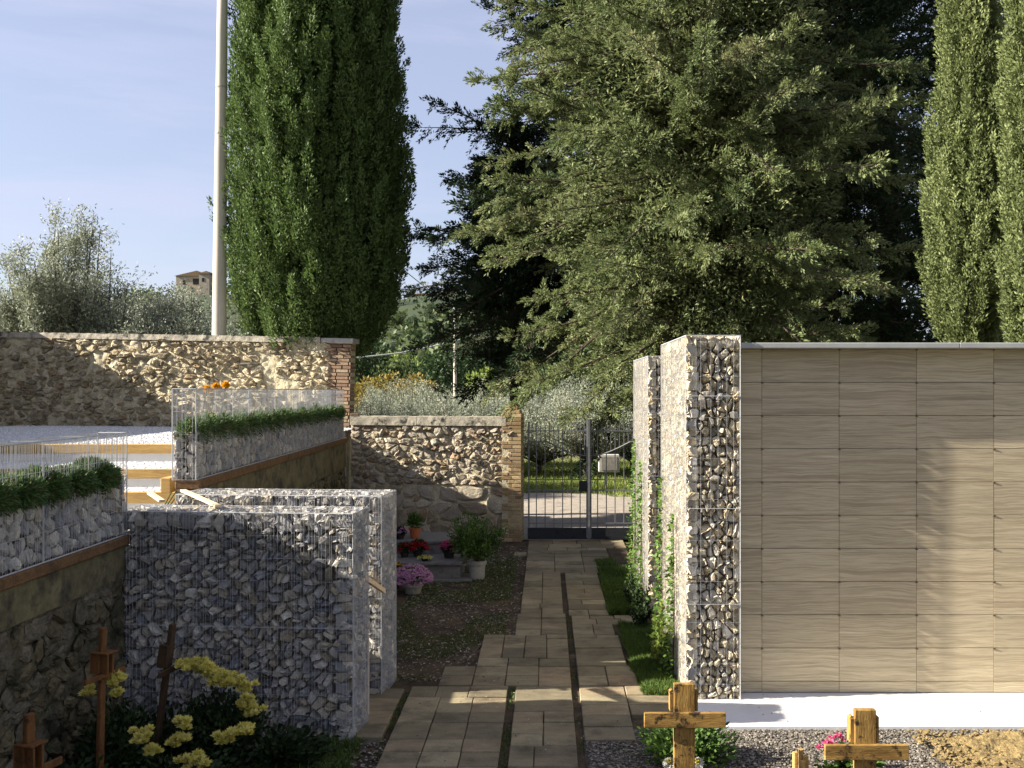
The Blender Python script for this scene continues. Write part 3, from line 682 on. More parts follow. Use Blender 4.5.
planter('nearer wire planter at the left edge with bushy green clumps on its stones', ML, 4.38, 1.508, 1.97, 2.275, .22, 51)
MU2 = MU @ Matrix.Translation((0, .02, 0))
planter('farther wire planter in front of the rubble wall with an even strip of greenery', MU2, UL - .1, 1.785, 2.22, 2.61, .21, 55)

def tuft(mb, c, rx, ry, h, n, rg, drape=0):
    a = rg.uniform(0, 6.28, n); r = np.sqrt(rg.random(n))
    P = np.stack([np.cos(a) * r * rx * .8, np.sin(a) * r * ry * .8, rg.uniform(0, 1, n) ** .7 * h * .8 * (1 - .45 * r ** 2)], -1) + c
    D = np.stack([np.cos(a) * r * 1.0, np.sin(a) * r * 1.0, rg.uniform(.15, 1.0, n)], -1) + rg.normal(size=(n, 3)) * .35
    if drape:
        k = rg.random(n) < drape
        P[k, 2] -= rg.random(k.sum()) * h * .6; D[k, 2] -= 1.0
    mb.leaves(P, D, rg.uniform(.035, .07, n), .011, np.clip(rg.normal(.45, .25, n), 0, 1), rg)
rg = np.random.default_rng(61)
labs = ['dark green clump at the left edge of the nearer planter', 'second green clump from the left frame edge in the nearer planter', 'brownish green clump in the middle of the nearer planter', 'bushy bright green clump, second from the right end of the nearer planter', 'green clump at the right end of the nearer planter', 'yellowish clump drooping on the far side of the nearer planter', 'green clump in the nearer planter by the frame edge']
for i, y in enumerate((5.80, 6.12, 6.45, 6.82, 7.20)):
    mb = MB(); r = .25 + .04 * math.sin(i * 2.1)
    tuft(mb, np.array([-3.29, y, 1.95]), .12, r, .15 + .04 * math.sin(i * 3.3), 4600, rg, .3)
    tuft(mb, np.array([-3.20, y, 1.95]), .07, r * .95, .11, 2200, rg, .6)
    o = mb.build('trailing_plant', M['sedum'], None, (-3.29, y, 1.95)); tag(o, labs[i], 'plant', 'green clumps in the nearer planter')
mb = MB()
for a in np.arange(.1, UL - .1, .13):
    p = up(a, -.125, 2.16 + rg.normal() * .012); tuft(mb, p, .11, .13, .21 + rg.normal() * .03, 560, rg, .2)
    p = up(a, -.03, 2.20 + rg.normal() * .012); tuft(mb, p, .05, .1, .16 + rg.normal() * .03, 260, rg, .3)
tag(mb.build('hedge_strip', M['sedum'], None, (0, 0, 0)), 'even strip of greenery growing in the farther planter', kind='stuff')
# orange yellow blooms over the cage
t = thing('chrysanthemum', 'three round orange yellow blooms rising above the farther planter cage', 'flowers', (-3.9, 9.9, 1.24))
for px, py in ((207, 389), (216, 386.5), (226, 385)):
    c = np.array(at(px, py, 11.0)); mb = MB(); n = 160
    D = rg.normal(size=(n, 3)); mb.leaves(np.tile(c, (n, 1)), D, .05, .03, rg.random(n), rg); mb.build('bloom', M['orange'], t)
    mb = MB(); mb.tube([(-3.9, 9.9, 1.24), (c[0] - .05, c[1] - .2, 2.0), c], .006); mb.build('stem', M['shrub'], t)

# ------------------------------------------------------------------ rubble boundary walls
YB = 18.5; XBR = -3.70; XL = -12.6; XLN = -4.3 - XL
t = thing('boundary_wall', 'tall rubble stone cemetery wall at the back left with light mortar', 'stone wall', (-7, YB, 0))
mb = MB(); rough_sheet(mb, (XL, YB, 1.6), X_, Z_, NY, -XL - 4.1, 1.98, .025, .05, 8, 71); mb.build('mortar', M['mortar'], t, smooth=True)
mb = MB(); hole = lambda c: vnoise(np.array([[c[0] * 2.2, c[1] * 2.2, 0]]), 5)[0] > .74
stone_face(mb, (XL, YB + .015, 1.75), X_, Z_, NY, -XL - 4.1, 1.8, .21, .12, .065, .016, 72, tilt=.9, dvar=.6, rough=.2, skip=hole, drop=.15, extra=.4, basev=(-.1, .35)); mb.build('rubble_stones', M['rubble'], t)
mb = MB(); mb.box((XL, YB + .05, 0), (XBR - .01, YB + .22, 3.54)); mb.build('wall_core', M['mortar'], t)
mb = MB()
rough_sheet(mb, (XL, YB - .05, 3.545), X_, Z_, NY, XLN, .11, .03, .012, 9, 73); rough_sheet(mb, (XL, YB - .05, 3.655), X_, Y_, Z_, XLN, .30, .06, .008, 6, 74)
rough_sheet(mb, (XL, YB - .05, 3.545), X_, Y_, NZ, XLN, .1, .06, .0, 6, 74)
mb.build('coping', M['cap_stone'], t)
mb = MB(); mb.box((-4.28, YB - .06, 3.545), (XBR + .05, YB + .26, 3.64), bev=.01); mb.build('end_cap', M['concrete'], t)
mb = MB(); rgb = random.Random(5); z = 1.75; row = 0
while z < 3.54:
    xx = -4.12 - (.12 if row % 2 else 0) - rgb.choice([0, 0, .1])
    while xx < XBR - .02:
        w = min(.24, XBR - xx); mb.box((xx + .006, YB - .012 + rgb.uniform(-.004, .004), z + .005), (xx + w - .005, YB + .2, z + .058), rgb.random(), bev=.003); xx += .25
    z += .066; row += 1
mb.build('brick_corner', M['redbrick'], t)

def turn(t, piv, ang):
    Rz = Matrix.Rotation(ang, 3, 'Z'); t.location = Vector(piv) + Rz @ (t.location - Vector(piv)); t.rotation_euler = (0, 0, ang)
turn(t, (XBR, YB, 0), -.20)
t.rotation_euler = (0, .026, -.20)

YL = 17.15
t = thing('boundary_wall', 'lower wall of squared stones between the terrace and the brick gate pier', 'stone wall', (-2, YL, 0))
mb = MB(); rough_sheet(mb, (-3.5, YL, -.05), X_, Z_, NY, 2.95, 2.03, .03, .02, 6, 75); mb.box((-3.5, YL + .04, -.05), (-.5, YL + .42, 1.98)); mb.build('mortar', M['mortar'], t)
mb = MB(); stone_face(mb, (-3.5, YL + .02, 0), X_, Z_, NY, 2.93, .95, .32, .22, .045, .010, 76, tilt=.3, dvar=.5, rough=.10, drop=.08, extra=.15, basev=(.15, .5))
stone_face(mb, (-3.5, YL + .02, .95), X_, Z_, NY, 2.93, 1.03, .17, .115, .05, .009, 77, tilt=.7, dvar=.6, rough=.16, drop=.1, extra=.3, basev=(.1, .5)); mb.build('squared_stones', M['squared'], t)
mb = MB(); xx = -3.5
for w in (.52, .7, .62, .55, .42):
    rough_sheet(mb, (xx, YL - .06, 1.985), X_, Z_, NY, w - .008, .15, .03, .008, 9, 78); rough_sheet(mb, (xx, YL - .06, 2.135), X_, Y_, Z_, w - .008, .54, .05, .012, 6, 79); rough_sheet(mb, (xx, YL - .06, 1.985), X_, Y_, NZ, w - .008, .2, .05, 0, 6, 79); xx += w
mb.build('coping', M['cap_stone'], t)
turn(t, (-.57, YL, 0), -.17)
def pier(name, label, x0, x1):
    t = thing(name, label, 'gate pier', ((x0 + x1) / 2, YL + .2, 0), 'yellow brick gate piers')
    rgb = random.Random(int(x0 * 100)); mb = MB(); z = 0; row = 0
    mo = MB(); mo.box((x0 + .008, YL - .03, 0), (x1 - .008, YL + .34, 2.16)); mo.build('mortar_core', M['mortar'], t)
    while z < 2.10:
        left = x0 if (z > 1.9 or row % 4 < 2) else x0 + .11
        if z > 1.9: left = x0
        br = [left, left + .115, x1] if row % 2 else [left, x1 - .16, x1]
        for a, b in zip(br[:-1], br[1:]):
            if b - a > .03: mb.box((a + .006, YL - .042 + rgb.uniform(-.006, .006), z + .006), (b - .006, YL + .36, z + .058), rgb.random(), bev=.003)
        z += .0665; row += 1
    mb.build('brick_shaft', M['brick'], t)
    mb = MB()
    for i, ins in enumerate((.0, .035, .08, .115)):
        a, b = x0 + ins * .95, x1 - ins * .95; zz = z + i * .0665
        for p, q in ((a, (a + b) / 2), ((a + b) / 2, b)): mb.box((p + .003, YL - .04 + ins, zz + .003), (q - .003, YL + .36 - ins, zz + .062), rgb.random(), bev=.003)
    mb.build('stepped_cap', M['brick'], t)
    t.rotation_euler = (0, 0, -.10)
pier('gate_pier', 'yellow brick gate pier with stepped top at the left of the iron gate', -.757, -.413)
pier('gate_pier', 'yellow brick gate pier mostly hidden behind the gabion fins', 1.87, 2.21)
mb = MB(); mb.box((-.07, -.05, 0), (.07, .05, .055), .5, bev=.004); o = mb.build('loose_brick', M['redbrick'], None, (0, 0, 0)); o.location = at(355, 416, YL + .1)[:2] + (2.145,)
tag(o, 'loose brick lying on the coping of the lower stone wall', 'brick')
# wall at the far left that shades the terrace
t = thing('boundary_wall', 'tall stone wall running along the left side of the terrace', 'stone wall', (-11.9, 10, 0))
mb = MB(); mb.box((-12.3, -4, 0), (-11.6, 20.0, 4.40)); mb.build('wall_face', M['mortar'], t)
mb = MB(); mb.box((-12.35, -4, 4.402), (-11.55, 20.0, 4.49), bev=.01); mb.build('coping', M['cap_stone'], t)

# unseen block behind and left of the camera, added to darken the lower left
t = thing('sky_blocker', 'plain unseen block added at the left behind the viewer to cut sky light', 'building', (-9, -3, 0))
mb = MB(); mb.box((-15, -9, 0), (-4.2, 2.4, 6.2)); mb.build('wall', M['housewall'], t)
mb = MB(); mb.box((-15.3, -9.3, 6.203), (-3.9, 2.7, 6.4), bev=.02); mb.build('roof', M['roof'], t)

# ------------------------------------------------------------------ gate
YG = 17.25
t = thing('iron_gate', 'double iron bar gate with spikes and curved rail across the end of the path', 'gate', (.722, YG, 0))
gx0, gxc = -.334, .722
def leaf_(sgn):
    gl = bpy.data.objects.new('gate_leaf', None); C.objects.link(gl); gl.parent = t; gl['_o'] = list(t['_o'])
    x0 = gxc - sgn * 1.056; w = 1.056
    Xf = lambda a: x0 + sgn * a
    arch = lambda a: 1.706 if a < .35 else 1.706 - (.24) * math.sin(min(1, (a - .35) / .70) * PI / 2)
    mb = MB()
    mb.prisms([[Xf(.02), YG, .05]], [[Xf(.02), YG, 2.05]], .02); mb.prisms([[Xf(w - .03), YG, .05]], [[Xf(w - .03), YG, 2.10]], .022)
    for z in (1.895, 1.057, .873, .304): mb.prisms([[Xf(.02), YG - .006, z]], [[Xf(w - .02), YG - .006, z]], .013)
    mb.build('frame', M['iron'], gl)
    a = np.linspace(0, w - .02, 16); mb = MB(); mb.tube([[Xf(q), YG - .01, arch(q)] for q in a], .013, n=5); mb.build('curved_rail', M['iron'], gl)
    k = 7
    for i in range(1, k): 
        q = w * i / k; mb = MB()
        mb.prisms([[Xf(q), YG, .22]], [[Xf(q), YG, 1.98]], .012); mb.prisms([[Xf(q), YG, 1.98]], [[Xf(q), YG, 2.05]], .011, r1=.001); mb.build('bar', M['iron'], gl)
    for i in range(k):
        q = w * (i + .5) / k; mb = MB()
        mb.prisms([[Xf(q), YG, arch(q)]], [[Xf(q), YG, 1.96]], .011); mb.prisms([[Xf(q), YG, 1.96]], [[Xf(q), YG, 2.03]], .010, r1=.001); mb.build('short_bar', M['iron'], gl)
    mb = MB(); mb.box((min(Xf(.0), Xf(w - .02)), YG - .015, .03), (max(Xf(.0), Xf(w - .02)), YG + .015, .226), bev=.004); mb.build('kick_plate', M['ironpanel'], gl)
    if sgn > 0:
        mb = MB(); mb.box((gxc - .17, YG - .03, .85), (gxc - .03, YG + .03, 1.03), bev=.005); mb.build('lock_box', M['ironpanel'], gl)
leaf_(1); leaf_(-1)
mb = MB(); mb.prisms([[gxc, YG - .025, .03]], [[gxc, YG - .025, 2.19]], .026); mb.build('centre_post', M['iron'], t)
for z in (1.77, .73, .40):
    mb = MB(); mb.prisms([[gx0 - .06, YG - .02, z]], [[gx0 + .03, YG, z]], .012); mb.build('hinge', M['iron'], t)

# ------------------------------------------------------------------ battens in the gabion gap
def batten(p, q, w, h, label):
    p, q = Vector(p), Vector(q); d = (q - p); L = d.length; m = (p + q) / 2
    mb = MB(); mb.box((-w / 2, -L / 2, -h / 2), (w / 2, L / 2, h / 2), bev=.003); o = mb.build('wooden_batten', M['palewood'], None, (0, 0, 0))
    o.location = m; o.rotation_mode = 'QUATERNION'; o.rotation_quaternion = d.to_track_quat('Y', 'Z')
    tag(o, label, 'batten', 'pale battens between the low gabions')
batten(at(183, 490.5, 8.75), at(218, 506, 7.62), .05, .02, 'long pale batten lying across the tops of both low gabions')
batten(at(150, 493, 8.75), at(162, 501, 8.2), .05, .02, 'short pale batten end at the left on the rear low gabion')
batten(at(364, 577, 7.85), at(384, 591, 8.43), .03, .04, 'pale batten sticking out halfway up the gap between the gabions')
batten((-1.42, 7.93, .02), (-1.42, 7.93, .70), .016, .03, 'upright pale batten standing at the foot of the gap between the gabions')

# ------------------------------------------------------------------ tomb steps and pots
t = thing('stepped_tomb', 'low stepped grey granite tomb in front of the squared stone wall', 'tomb', (-2.2, 14.3, 0))
mb = MB(); mb.box((-3.1, 13.5, .0), (-1.02, 14.0, .035), bev=.005); mb.build('base_plate', M['greystone'], t)
mb = MB(); mb.box((-3.1, 13.62, .036), (-1.18, 14.30, .215)); mb.build('lower_block', M['greystone'], t)
mb = MB(); mb.box((-3.12, 13.58, .217), (-1.15, 14.32, .252), bev=.005); mb.build('lower_slab', M['greystone'], t)
mb = MB(); mb.box((-3.1, 14.33, .0), (-1.45, 15.2, .40)); mb.build('upper_block', M['greystone'], t)
mb = MB(); mb.box((-3.12, 14.30, .402), (-1.42, 15.22, .44), bev=.005); mb.build('upper_slab', M['greystone'], t)

def pot(name, label, loc, r, h, m, cat='flower pot', flare=.75, group=None):
    t = thing(name, label, cat, loc, group); mb = MB()
    mb.lathe([(r * flare * .2, 0), (r * flare, 0), (r * .95, h * .8), (r * 1.08, h * .8), (r * 1.08, h), (r * .9, h), (r * .88, h * .85), (0.001, h * .85)], loc, 22)
    mb.build('pot', M[m], t, smooth=False); return t
def ball(mb, c, rx, rz, n, ln, w, rg, shell=.6, upb=.3):
    D = rg.normal(size=(n, 3)); D /= np.linalg.norm(D, axis=1, keepdims=True); D[:, 2] = np.where(D[:, 2] < -.4, -D[:, 2], D[:, 2])
    r = rg.uniform(shell, 1, n)[:, None]; P = c + D * r * np.array([rx, rx, rz])
    mb.leaves(P, D + rg.normal(size=(n, 3)) * .6 + np.array([0, 0, upb]), rg.uniform(.6, 1, n) * ln, w, rg.random(n), rg)
def blooms(mb, Cs, r, k, rg, mi=0):
    """daisy like heads: rings of petals round each centre"""
    for c in Cs:
        n = k; D = rg.normal(size=(n, 3)); D[:, 2] = np.abs(D[:, 2]) * .8 + .1; D /= np.linalg.norm(D, axis=1, keepdims=True)
        mb.leaves(np.tile(c, (n, 1)) + D * r * .12, D, r * rg.uniform(.7, 1.1, n), r * .42, np.clip(rg.normal(.5, .25, n), 0, 1), rg)
def dome(c, rx, rz, n, rg, lo=.0):
    D = rg.normal(size=(n, 3)); D /= np.linalg.norm(D, axis=1, keepdims=True); D[:, 2] = np.abs(D[:, 2]) - lo
    return c + D * np.array([rx, rx, rz]) * rg.uniform(.92, 1.05, (n, 1))
rg = np.random.default_rng(81)
def potted(label, loc, r, h, potm, fol, flm, frad, fz, nfl, fsz, cat='potted flowers', foln=500, folh=.1, ll=.05):
    t = pot('potted_flowers', label, loc, r, h, potm, cat, group=None)
    c = np.array(loc, float) + (0, 0, h + folh * .5)
    mb = MB(); ball(mb, c, frad * .85, folh, foln, ll, ll * .45, rg, .2); mb.build('foliage', M[fol], t)
    if flm:
        mb = MB(); blooms(mb, dome(np.array(loc, float) + (0, 0, h + folh * .45), frad, fz, nfl, rg, .25), fsz, 16, rg); mb.build('blooms', M[flm], t)
    return t
c = at(411, 590, 12.75)
potted('large round lilac chrysanthemum in a pale bowl on the bare earth by the gabion end', (c[0] + .02, 12.75, .01), .13, .12, 'concrete', 'shrub', 'pink', .24, .2, 240, .036, foln=700, folh=.16)
c = at(415, 543, 14.6); potted('small green plant in a terracotta pot on the upper tomb step', (c[0], 14.6, .44), .085, .15, 'terracotta', 'shrub', None, .12, .1, 0, 0, foln=420, folh=.13, ll=.07)
c = at(418, 555, 14.1); potted('red cyclamen below the terracotta pot on the lower tomb step', (c[0], 14.1, .252), .07, .08, 'plastic', 'darkleaf', 'red', .13, .12, 30, .045, folh=.1)
c = at(404, 553, 14.0); potted('small red flowers beside the red cyclamen at the left on the tomb', (c[0], 14.05, .252), .06, .07, 'plastic', 'darkleaf', 'red', .1, .1, 14, .04, folh=.08)
c = at(449, 557, 14.0); potted('magenta cyclamen in a dark pot at the right end of the lower tomb step', (c[0], 14.0, .252), .085, .10, 'plastic', 'darkleaf', 'magenta', .12, .13, 34, .042, folh=.08)
c = at(398, 545, 14.3); potted('lilac flowers at the left end of the upper tomb step', (c[0], 14.5, .44), .07, .06, 'plastic', 'darkleaf', 'pink', .1, .08, 22, .04, folh=.07)
c = at(425, 561, 13.75); potted('low yellow flowers on the front edge of the lower tomb step', (c[0], 13.75, .252), .05, .03, 'plastic', 'lightgreen', 'yellow', .09, .02, 12, .035, foln=40, folh=.02)
c = at(396, 578, 13.0); potted('dull yellow chrysanthemum behind the lilac one', (c[0] - .04, 13.05, .01), .1, .1, 'plastic', 'darkleaf', 'orange', .17, .22, 60, .03, folh=.16)
# large shrub in concrete pot
c = at(477, 578, 13.75)
t = pot('potted_shrub', 'bushy green shrub in a grey concrete pot at the right of the tomb', (c[0], 13.75, 0), .125, .26, 'concrete', 'potted shrub', .8)
mb = MB()
for i in range(46):
    a = rg.uniform(0, 6.28); s = rg.uniform(.1, 1) ** .5; tip = np.array([c[0] - .0 + math.cos(a) * .4 * s, 13.75 + math.sin(a) * .36 * s, .36 + rg.uniform(.1, .62) * (1.1 - .5 * s)])
    base = np.array([c[0], 13.75, .24]); k = 90; tt = rg.uniform(.35, 1.05, k)[:, None]
    P = base + (tip - base) * tt + rg.normal(size=(k, 3)) * .035
    mb.leaves(P, (tip - base) + rg.normal(size=(k, 3)) * .4, rg.uniform(.035, .06, k), .02, np.clip(rg.normal(.5, .25) + rg.normal(size=k) * .15, 0, 1), rg)
mb.build('foliage', M['shrub'], t)
mb = MB()
for i in range(7):
    a = i * .9; mb.tube([(c[0], 13.75, .2), (c[0] + math.cos(a) * .08, 13.75 + math.sin(a) * .08, .45), (c[0] + math.cos(a) * .25, 13.75 + math.sin(a) * .22, .75)], (.012, .009, .004))
mb.build('stem', M['bark'], t)

# ------------------------------------------------------------------ crosses
def cross(label, loc, h, bar_z, bar_w, w, th, yaw, wood, lean=0.0, roof=False, group='wooden grave crosses', barm=None, bh=.24):
    t = thing('grave_cross', label, 'cross', loc, group); t.rotation_euler = (0, lean, yaw); t['_o'] = [0, 0, 0]
    mb = MB(); mb.box((-w / 2, -th / 2, -.15), (w / 2, th / 2, h), bev=.004); mb.build('post', M[wood], t)
    mb = MB(); mb.box((-bar_w / 2, -th / 2 - th * .62, bar_z - w * .36), (bar_w / 2, -th / 2 - .002, bar_z + w * .36), bev=.004); mb.build('crossbar', M[barm or wood], t)
    z0 = bar_z + w * .34; z1 = min(h - w * .42, z0 + bh)
    for s in (-1, 1):
        mb = MB(); mb.box((s * (w / 2 + .002), -.01, z0), (s * (w / 2 + .022), th + .02, z1), bev=.003); mb.prisms([[s * (w / 2 + .012), .0, z1 - .002]], [[s * (w / 2 + .012), th, z1 - .002]], .014, n=8); mb.build('side_board', M[wood], t)
    if roof:
        mb = MB(); mb.box((-w / 2 - .03, -th / 2 - .06, z1 + .002), (w / 2 + .03, th / 2 + .03, z1 + .014), bev=.003); mb.build('little_roof', M[wood], t)
        for s in (-1, 1):
            mb = MB(); mb.box((s * (w / 2) - .008, -th / 2 - .05, z0 + .0), (s * (w / 2) + .008, -th / 2 - .005, z1), bev=.002); mb.build('frame_board', M[wood], t)
        mb = MB(); mb.box((-w / 2 + .012, -th / 2 - .012, z0 + .03), (w / 2 - .012, -th / 2 - .003, z1 - .02)); mb.build('plaque', M['darkglass'], t)
    return t
c = at(684, 768, 6.6); cross('weathered orange wooden cross with a green plant behind it, left of the two in front', (c[0], 6.6, 0), .665, .435, .535, .138, .045, 0, 'crosswood', barm='crossbarwood')
c = at(864.5, 768, 6.35); cross('pale orange wooden cross with pink flowers behind it, right of the two in front', (c[0], 6.35, 0), .575, .314, .53, .135, .045, 0, 'crosswood', barm='crossbarwood')
c = at(99, 768, 6.2); cross('tall reddish wooden cross with small roof standing against the mossy wall', (c[0] , 6.2, 0), 1.12, .825, .36, .046, .03, 1.3, 'redwood', .03, roof=True, bh=.12)
c = at(20, 768, 5.5); cross('reddish wooden cross with roof at the left edge of the picture', (c[0] + .05, 5.5, 0), .82, .50, .4, .06, .035, 1.25, 'redwood', 0, roof=True, bh=.13)
c = at(153, 720, 6.75); cross('dark weathered wooden cross leaning in front of the nearer gabion', (c[0] + .0, 6.75, 0), 1.03, .72, .3, .055, .03, PI / 2 - .1, 'darkwood', .0, roof=False, bh=.15).rotation_euler = (0, .13, PI / 2 - .1)
bpy.data.objects['grave_cross.004'].rotation_euler = (-.0, 0, 0)
bpy.data.objects['grave_cross.004'].matrix_world = Matrix.Translation((c[0], 6.75, 0)) @ Matrix.Rotation(.13, 4, 'Y') @ Matrix.Rotation(PI / 2 - .15, 4, 'Z')

# plants around the graves
def bush(name, label, loc, rx, ry, h, n, ll, lw, m, rg, cat='plant', group=None):
    t = thing(name, label, cat, loc, group); mb = MB(); k = max(8, n // 60)
    for i in range(k):
        a = rg.uniform(0, 6.28); s = rg.uniform(0, 1) ** .5; tip = np.array([math.cos(a) * rx * s, math.sin(a) * ry * s, h * rg.uniform(.45, 1.0) * (1.05 - .4 * s * s)])
        q = n // k; tt = rg.uniform(.25, 1.0, q)[:, None]
        P = np.array(loc) + tip * tt + rg.normal(size=(q, 3)) * (.12 * rx); P[:, 2] = np.maximum(P[:, 2], .01 + loc[2])
        mb.leaves(P, tip * .8 + rg.normal(size=(q, 3)) * .35 * h, rg.uniform(.6, 1.1, q) * ll, lw, np.clip(rg.normal(.5, .25) + rg.normal(size=q) * .15, 0, 1), rg)
    mb.build('foliage', M[m], t); return t
c = at(684, 760, 7.05)
t = bush('marguerite_plant', 'leafy green plant with white daisies behind the left front cross', (c[0] + .02, 7.0, 0), .34, .22, .26, 3600, .05, .022, 'shrub', rg)
for px in (669, 697):
    q = np.array(at(px, 762, 6.75)); n = 26; a = np.linspace(0, 6.28, n, endpoint=False); D = np.c_[np.cos(a), -np.abs(np.sin(a)) * .2 - .4, np.sin(a)]
    mb = MB(); mb.leaves(np.tile(q, (n, 1)), D, .055, .024, rg.random(n), rg); fb = mb.build('bloom', M['white'], t)
    q = np.array(at(px, 761, 6.74)); n = 60; mb = MB(); mb.leaves(np.tile(q, (n, 1)), rg.normal(size=(n, 3)) + np.array([0, -.6, .3]), .026, .018, rg.random(n), rg)
    fb['_o'] = list(t['_o']); mb.build('flower_centre', M['yellow'], fb)
c = at(845, 758, 6.75)
t = bush('pink_cyclamen', 'pink and white flowers with green leaves behind the right front cross', (c[0], 6.75, 0), .22, .14, .17, 700, .06, .035, 'shrub', rg, 'flowers')
mb = MB(); blooms(mb, np.array([at(px, py, 6.85) for px, py in ((832, 738), (838, 737), (842, 741), (826, 744), (834, 743), (820, 748), (845, 762), (852, 758), (849, 765), (857, 762))]), .038, 16, rg); mb.build('blooms', M['magenta'], t)
c = at(800, 768, 6.75); t = thing('log_edging', 'short row of small bamboo log stumps at the edge of the gravel grave', 'edging', (c[0], 6.75, 0))
for i, (px, py) in enumerate(((795, 752), (801, 749), (806, 756), (803, 761))):
    q = at(px, py, 6.8 - .04 * i); mb = MB(); mb.prisms([[q[0], q[1], -.05]], [[q[0], q[1], max(.06, q[2])]], .018, n=10); mb.build('log', M['timber'], t)
c = at(985, 764, 6.9); mb = MB(); pp = [(0, 0, .01), (.05, .03, .06), (.03, .1, .02)]
def mum(label, loc, rx, ry, h, pts, Y, n=3000, r=.040, leaf='darkleaf', fm='yellow', k=46, spread=.036):
    t = bush('chrysanthemum', label, loc, rx, ry, h, n, .05, .026, leaf, rg, 'flowers', 'yellow chrysanthemums on the shaded graves')
    for px, py, s in pts:
        mb = MB(); q = np.array(at(px, py, Y)); cs = q + rg.normal(size=(max(3, int(k * s * .3)), 3)) * np.array([spread * s, spread * s, spread * .75 * s]); blooms(mb, cs, r * .95, 70, rg)
        mb.build('flower_cluster', M[fm], t)
c = at(220, 720, 6.85)
mum('tall yellow chrysanthemum bush in front of the gabion stones', (c[0], 6.85, 0), .34, .2, .58, ((187, 668, .8), (203, 668, 1), (213, 673, 1.2), (224, 677, 1.1), (232, 683, .8), (245, 689, .7), (247, 704, .8), (253, 711, .8)), 6.75, 3600)
c = at(185, 760, 6.3)
mum('low pale yellow chrysanthemum plant in the foreground of the shaded grave', (c[0], 6.25, 0), .42, .2, .24, ((143, 737, 1.1), (184, 724, .75), (180, 741, .6), (224, 739, .7), (242, 731, .85), (195, 763, .9), (152, 750, .5)), 6.15, 3000)
c = at(112, 740, 6.4)
mum('small yellow chrysanthemum behind the tall reddish cross', (c[0], 6.45, 0), .22, .2, .62, ((113, 677, .7), (119, 682, .8), (87, 693, .8), (117, 694, .5), (108, 681, .4)), 6.3, 2400, k=22, spread=.03)
for i, (px, py, Y, rx, h, lab) in enumerate(((60, 768, 6.0, .5, .3, 'dark leafy ground plant between the two reddish crosses'), (280, 745, 7.0, .35, .14, 'low dark leafy plant at the foot of the nearer gabion'), (150, 730, 6.9, .5, .36, 'dark leafy plant below the leaning cross'))):
    c = at(px, py, Y); bush('leafy_plant', lab, (c[0], Y, 0), rx, .3, h, 3600, .06, .03, 'darkleaf', rg, 'plant')

# climbers on the left faces of the fins
def climber(label, y, h, w, n, seed, zc=None):
    rg = np.random.default_rng(seed); x = TWX - .02
    t = thing('climbing_plant', label, 'climber', (x, y, 0), 'climbers on the gabion fins'); st = MB(); lf = MB()
    for s in range(4):
        ph = rg.uniform(0, 6); zz = np.linspace(0, h * rg.uniform(.7, 1), 12)
        st.tube(np.c_[x - .012 + 0 * zz, y + np.sin(zz * 4 + ph) * w * .5 + rg.normal() * w * .3, zz], np.linspace(.007, .002, 12), 5)
    z = h * rg.random(n) ** 1.25; ww = w * (1.15 - .8 * z / h)
    P = np.c_[x - np.abs(rg.normal(size=n)) * .05 * (1.2 - z / h), y + rg.normal(size=n) * ww, z]
    D = np.c_[-np.abs(rg.normal(size=n)) - .2, rg.normal(size=n) - .2, rg.normal(size=n) * .8 - .1]
    lf.leaves(P, D, rg.uniform(.035, .065, n), rg.uniform(.02, .034, n), rg.random(n), rg, N=np.c_[rg.normal(size=(n, 2)) - np.array([.8, .5]), rg.normal(size=n) + .6])
    st.build('stem', M['bark'], t); lf.build('foliage', M['ivy'], t)
climber('green climber at the near edge of the front pillar, reaching half its height', 8.85, 1.5, .09, 330, 91)
climber('leafy climber on the middle of the front pillar side', 9.75, 1.75, .11, 380, 92)
climber('dense climber on the near half of the far fin', 11.85, 1.75, .12, 480, 93)
climber('leafy climber at the gate end of the far fin', 12.7, 1.95, .15, 560, 94)
c = (1.06, 9.3, 0); bush('rose_bush', 'bright leafed small bush at the foot of the front pillar', c, .1, .22, .62, 420, .06, .036, 'lightgreen', rg, 'bush')
bush('dark_shrub', 'dark green rounded shrub between the two tall gabion fins', (1.02, 10.9, 0), .14, .3, .52, 900, .05, .025, 'darkleaf', rg, 'bush')
bush('dark_shrub', 'dark low shrub at the near foot of the far fin', (1.02, 11.9, 0), .12, .3, .5, 800, .05, .025, 'darkleaf', rg, 'bush')

# ------------------------------------------------------------------ trees
def fan(rg, n): return rg.uniform(0, 2 * PI, n)

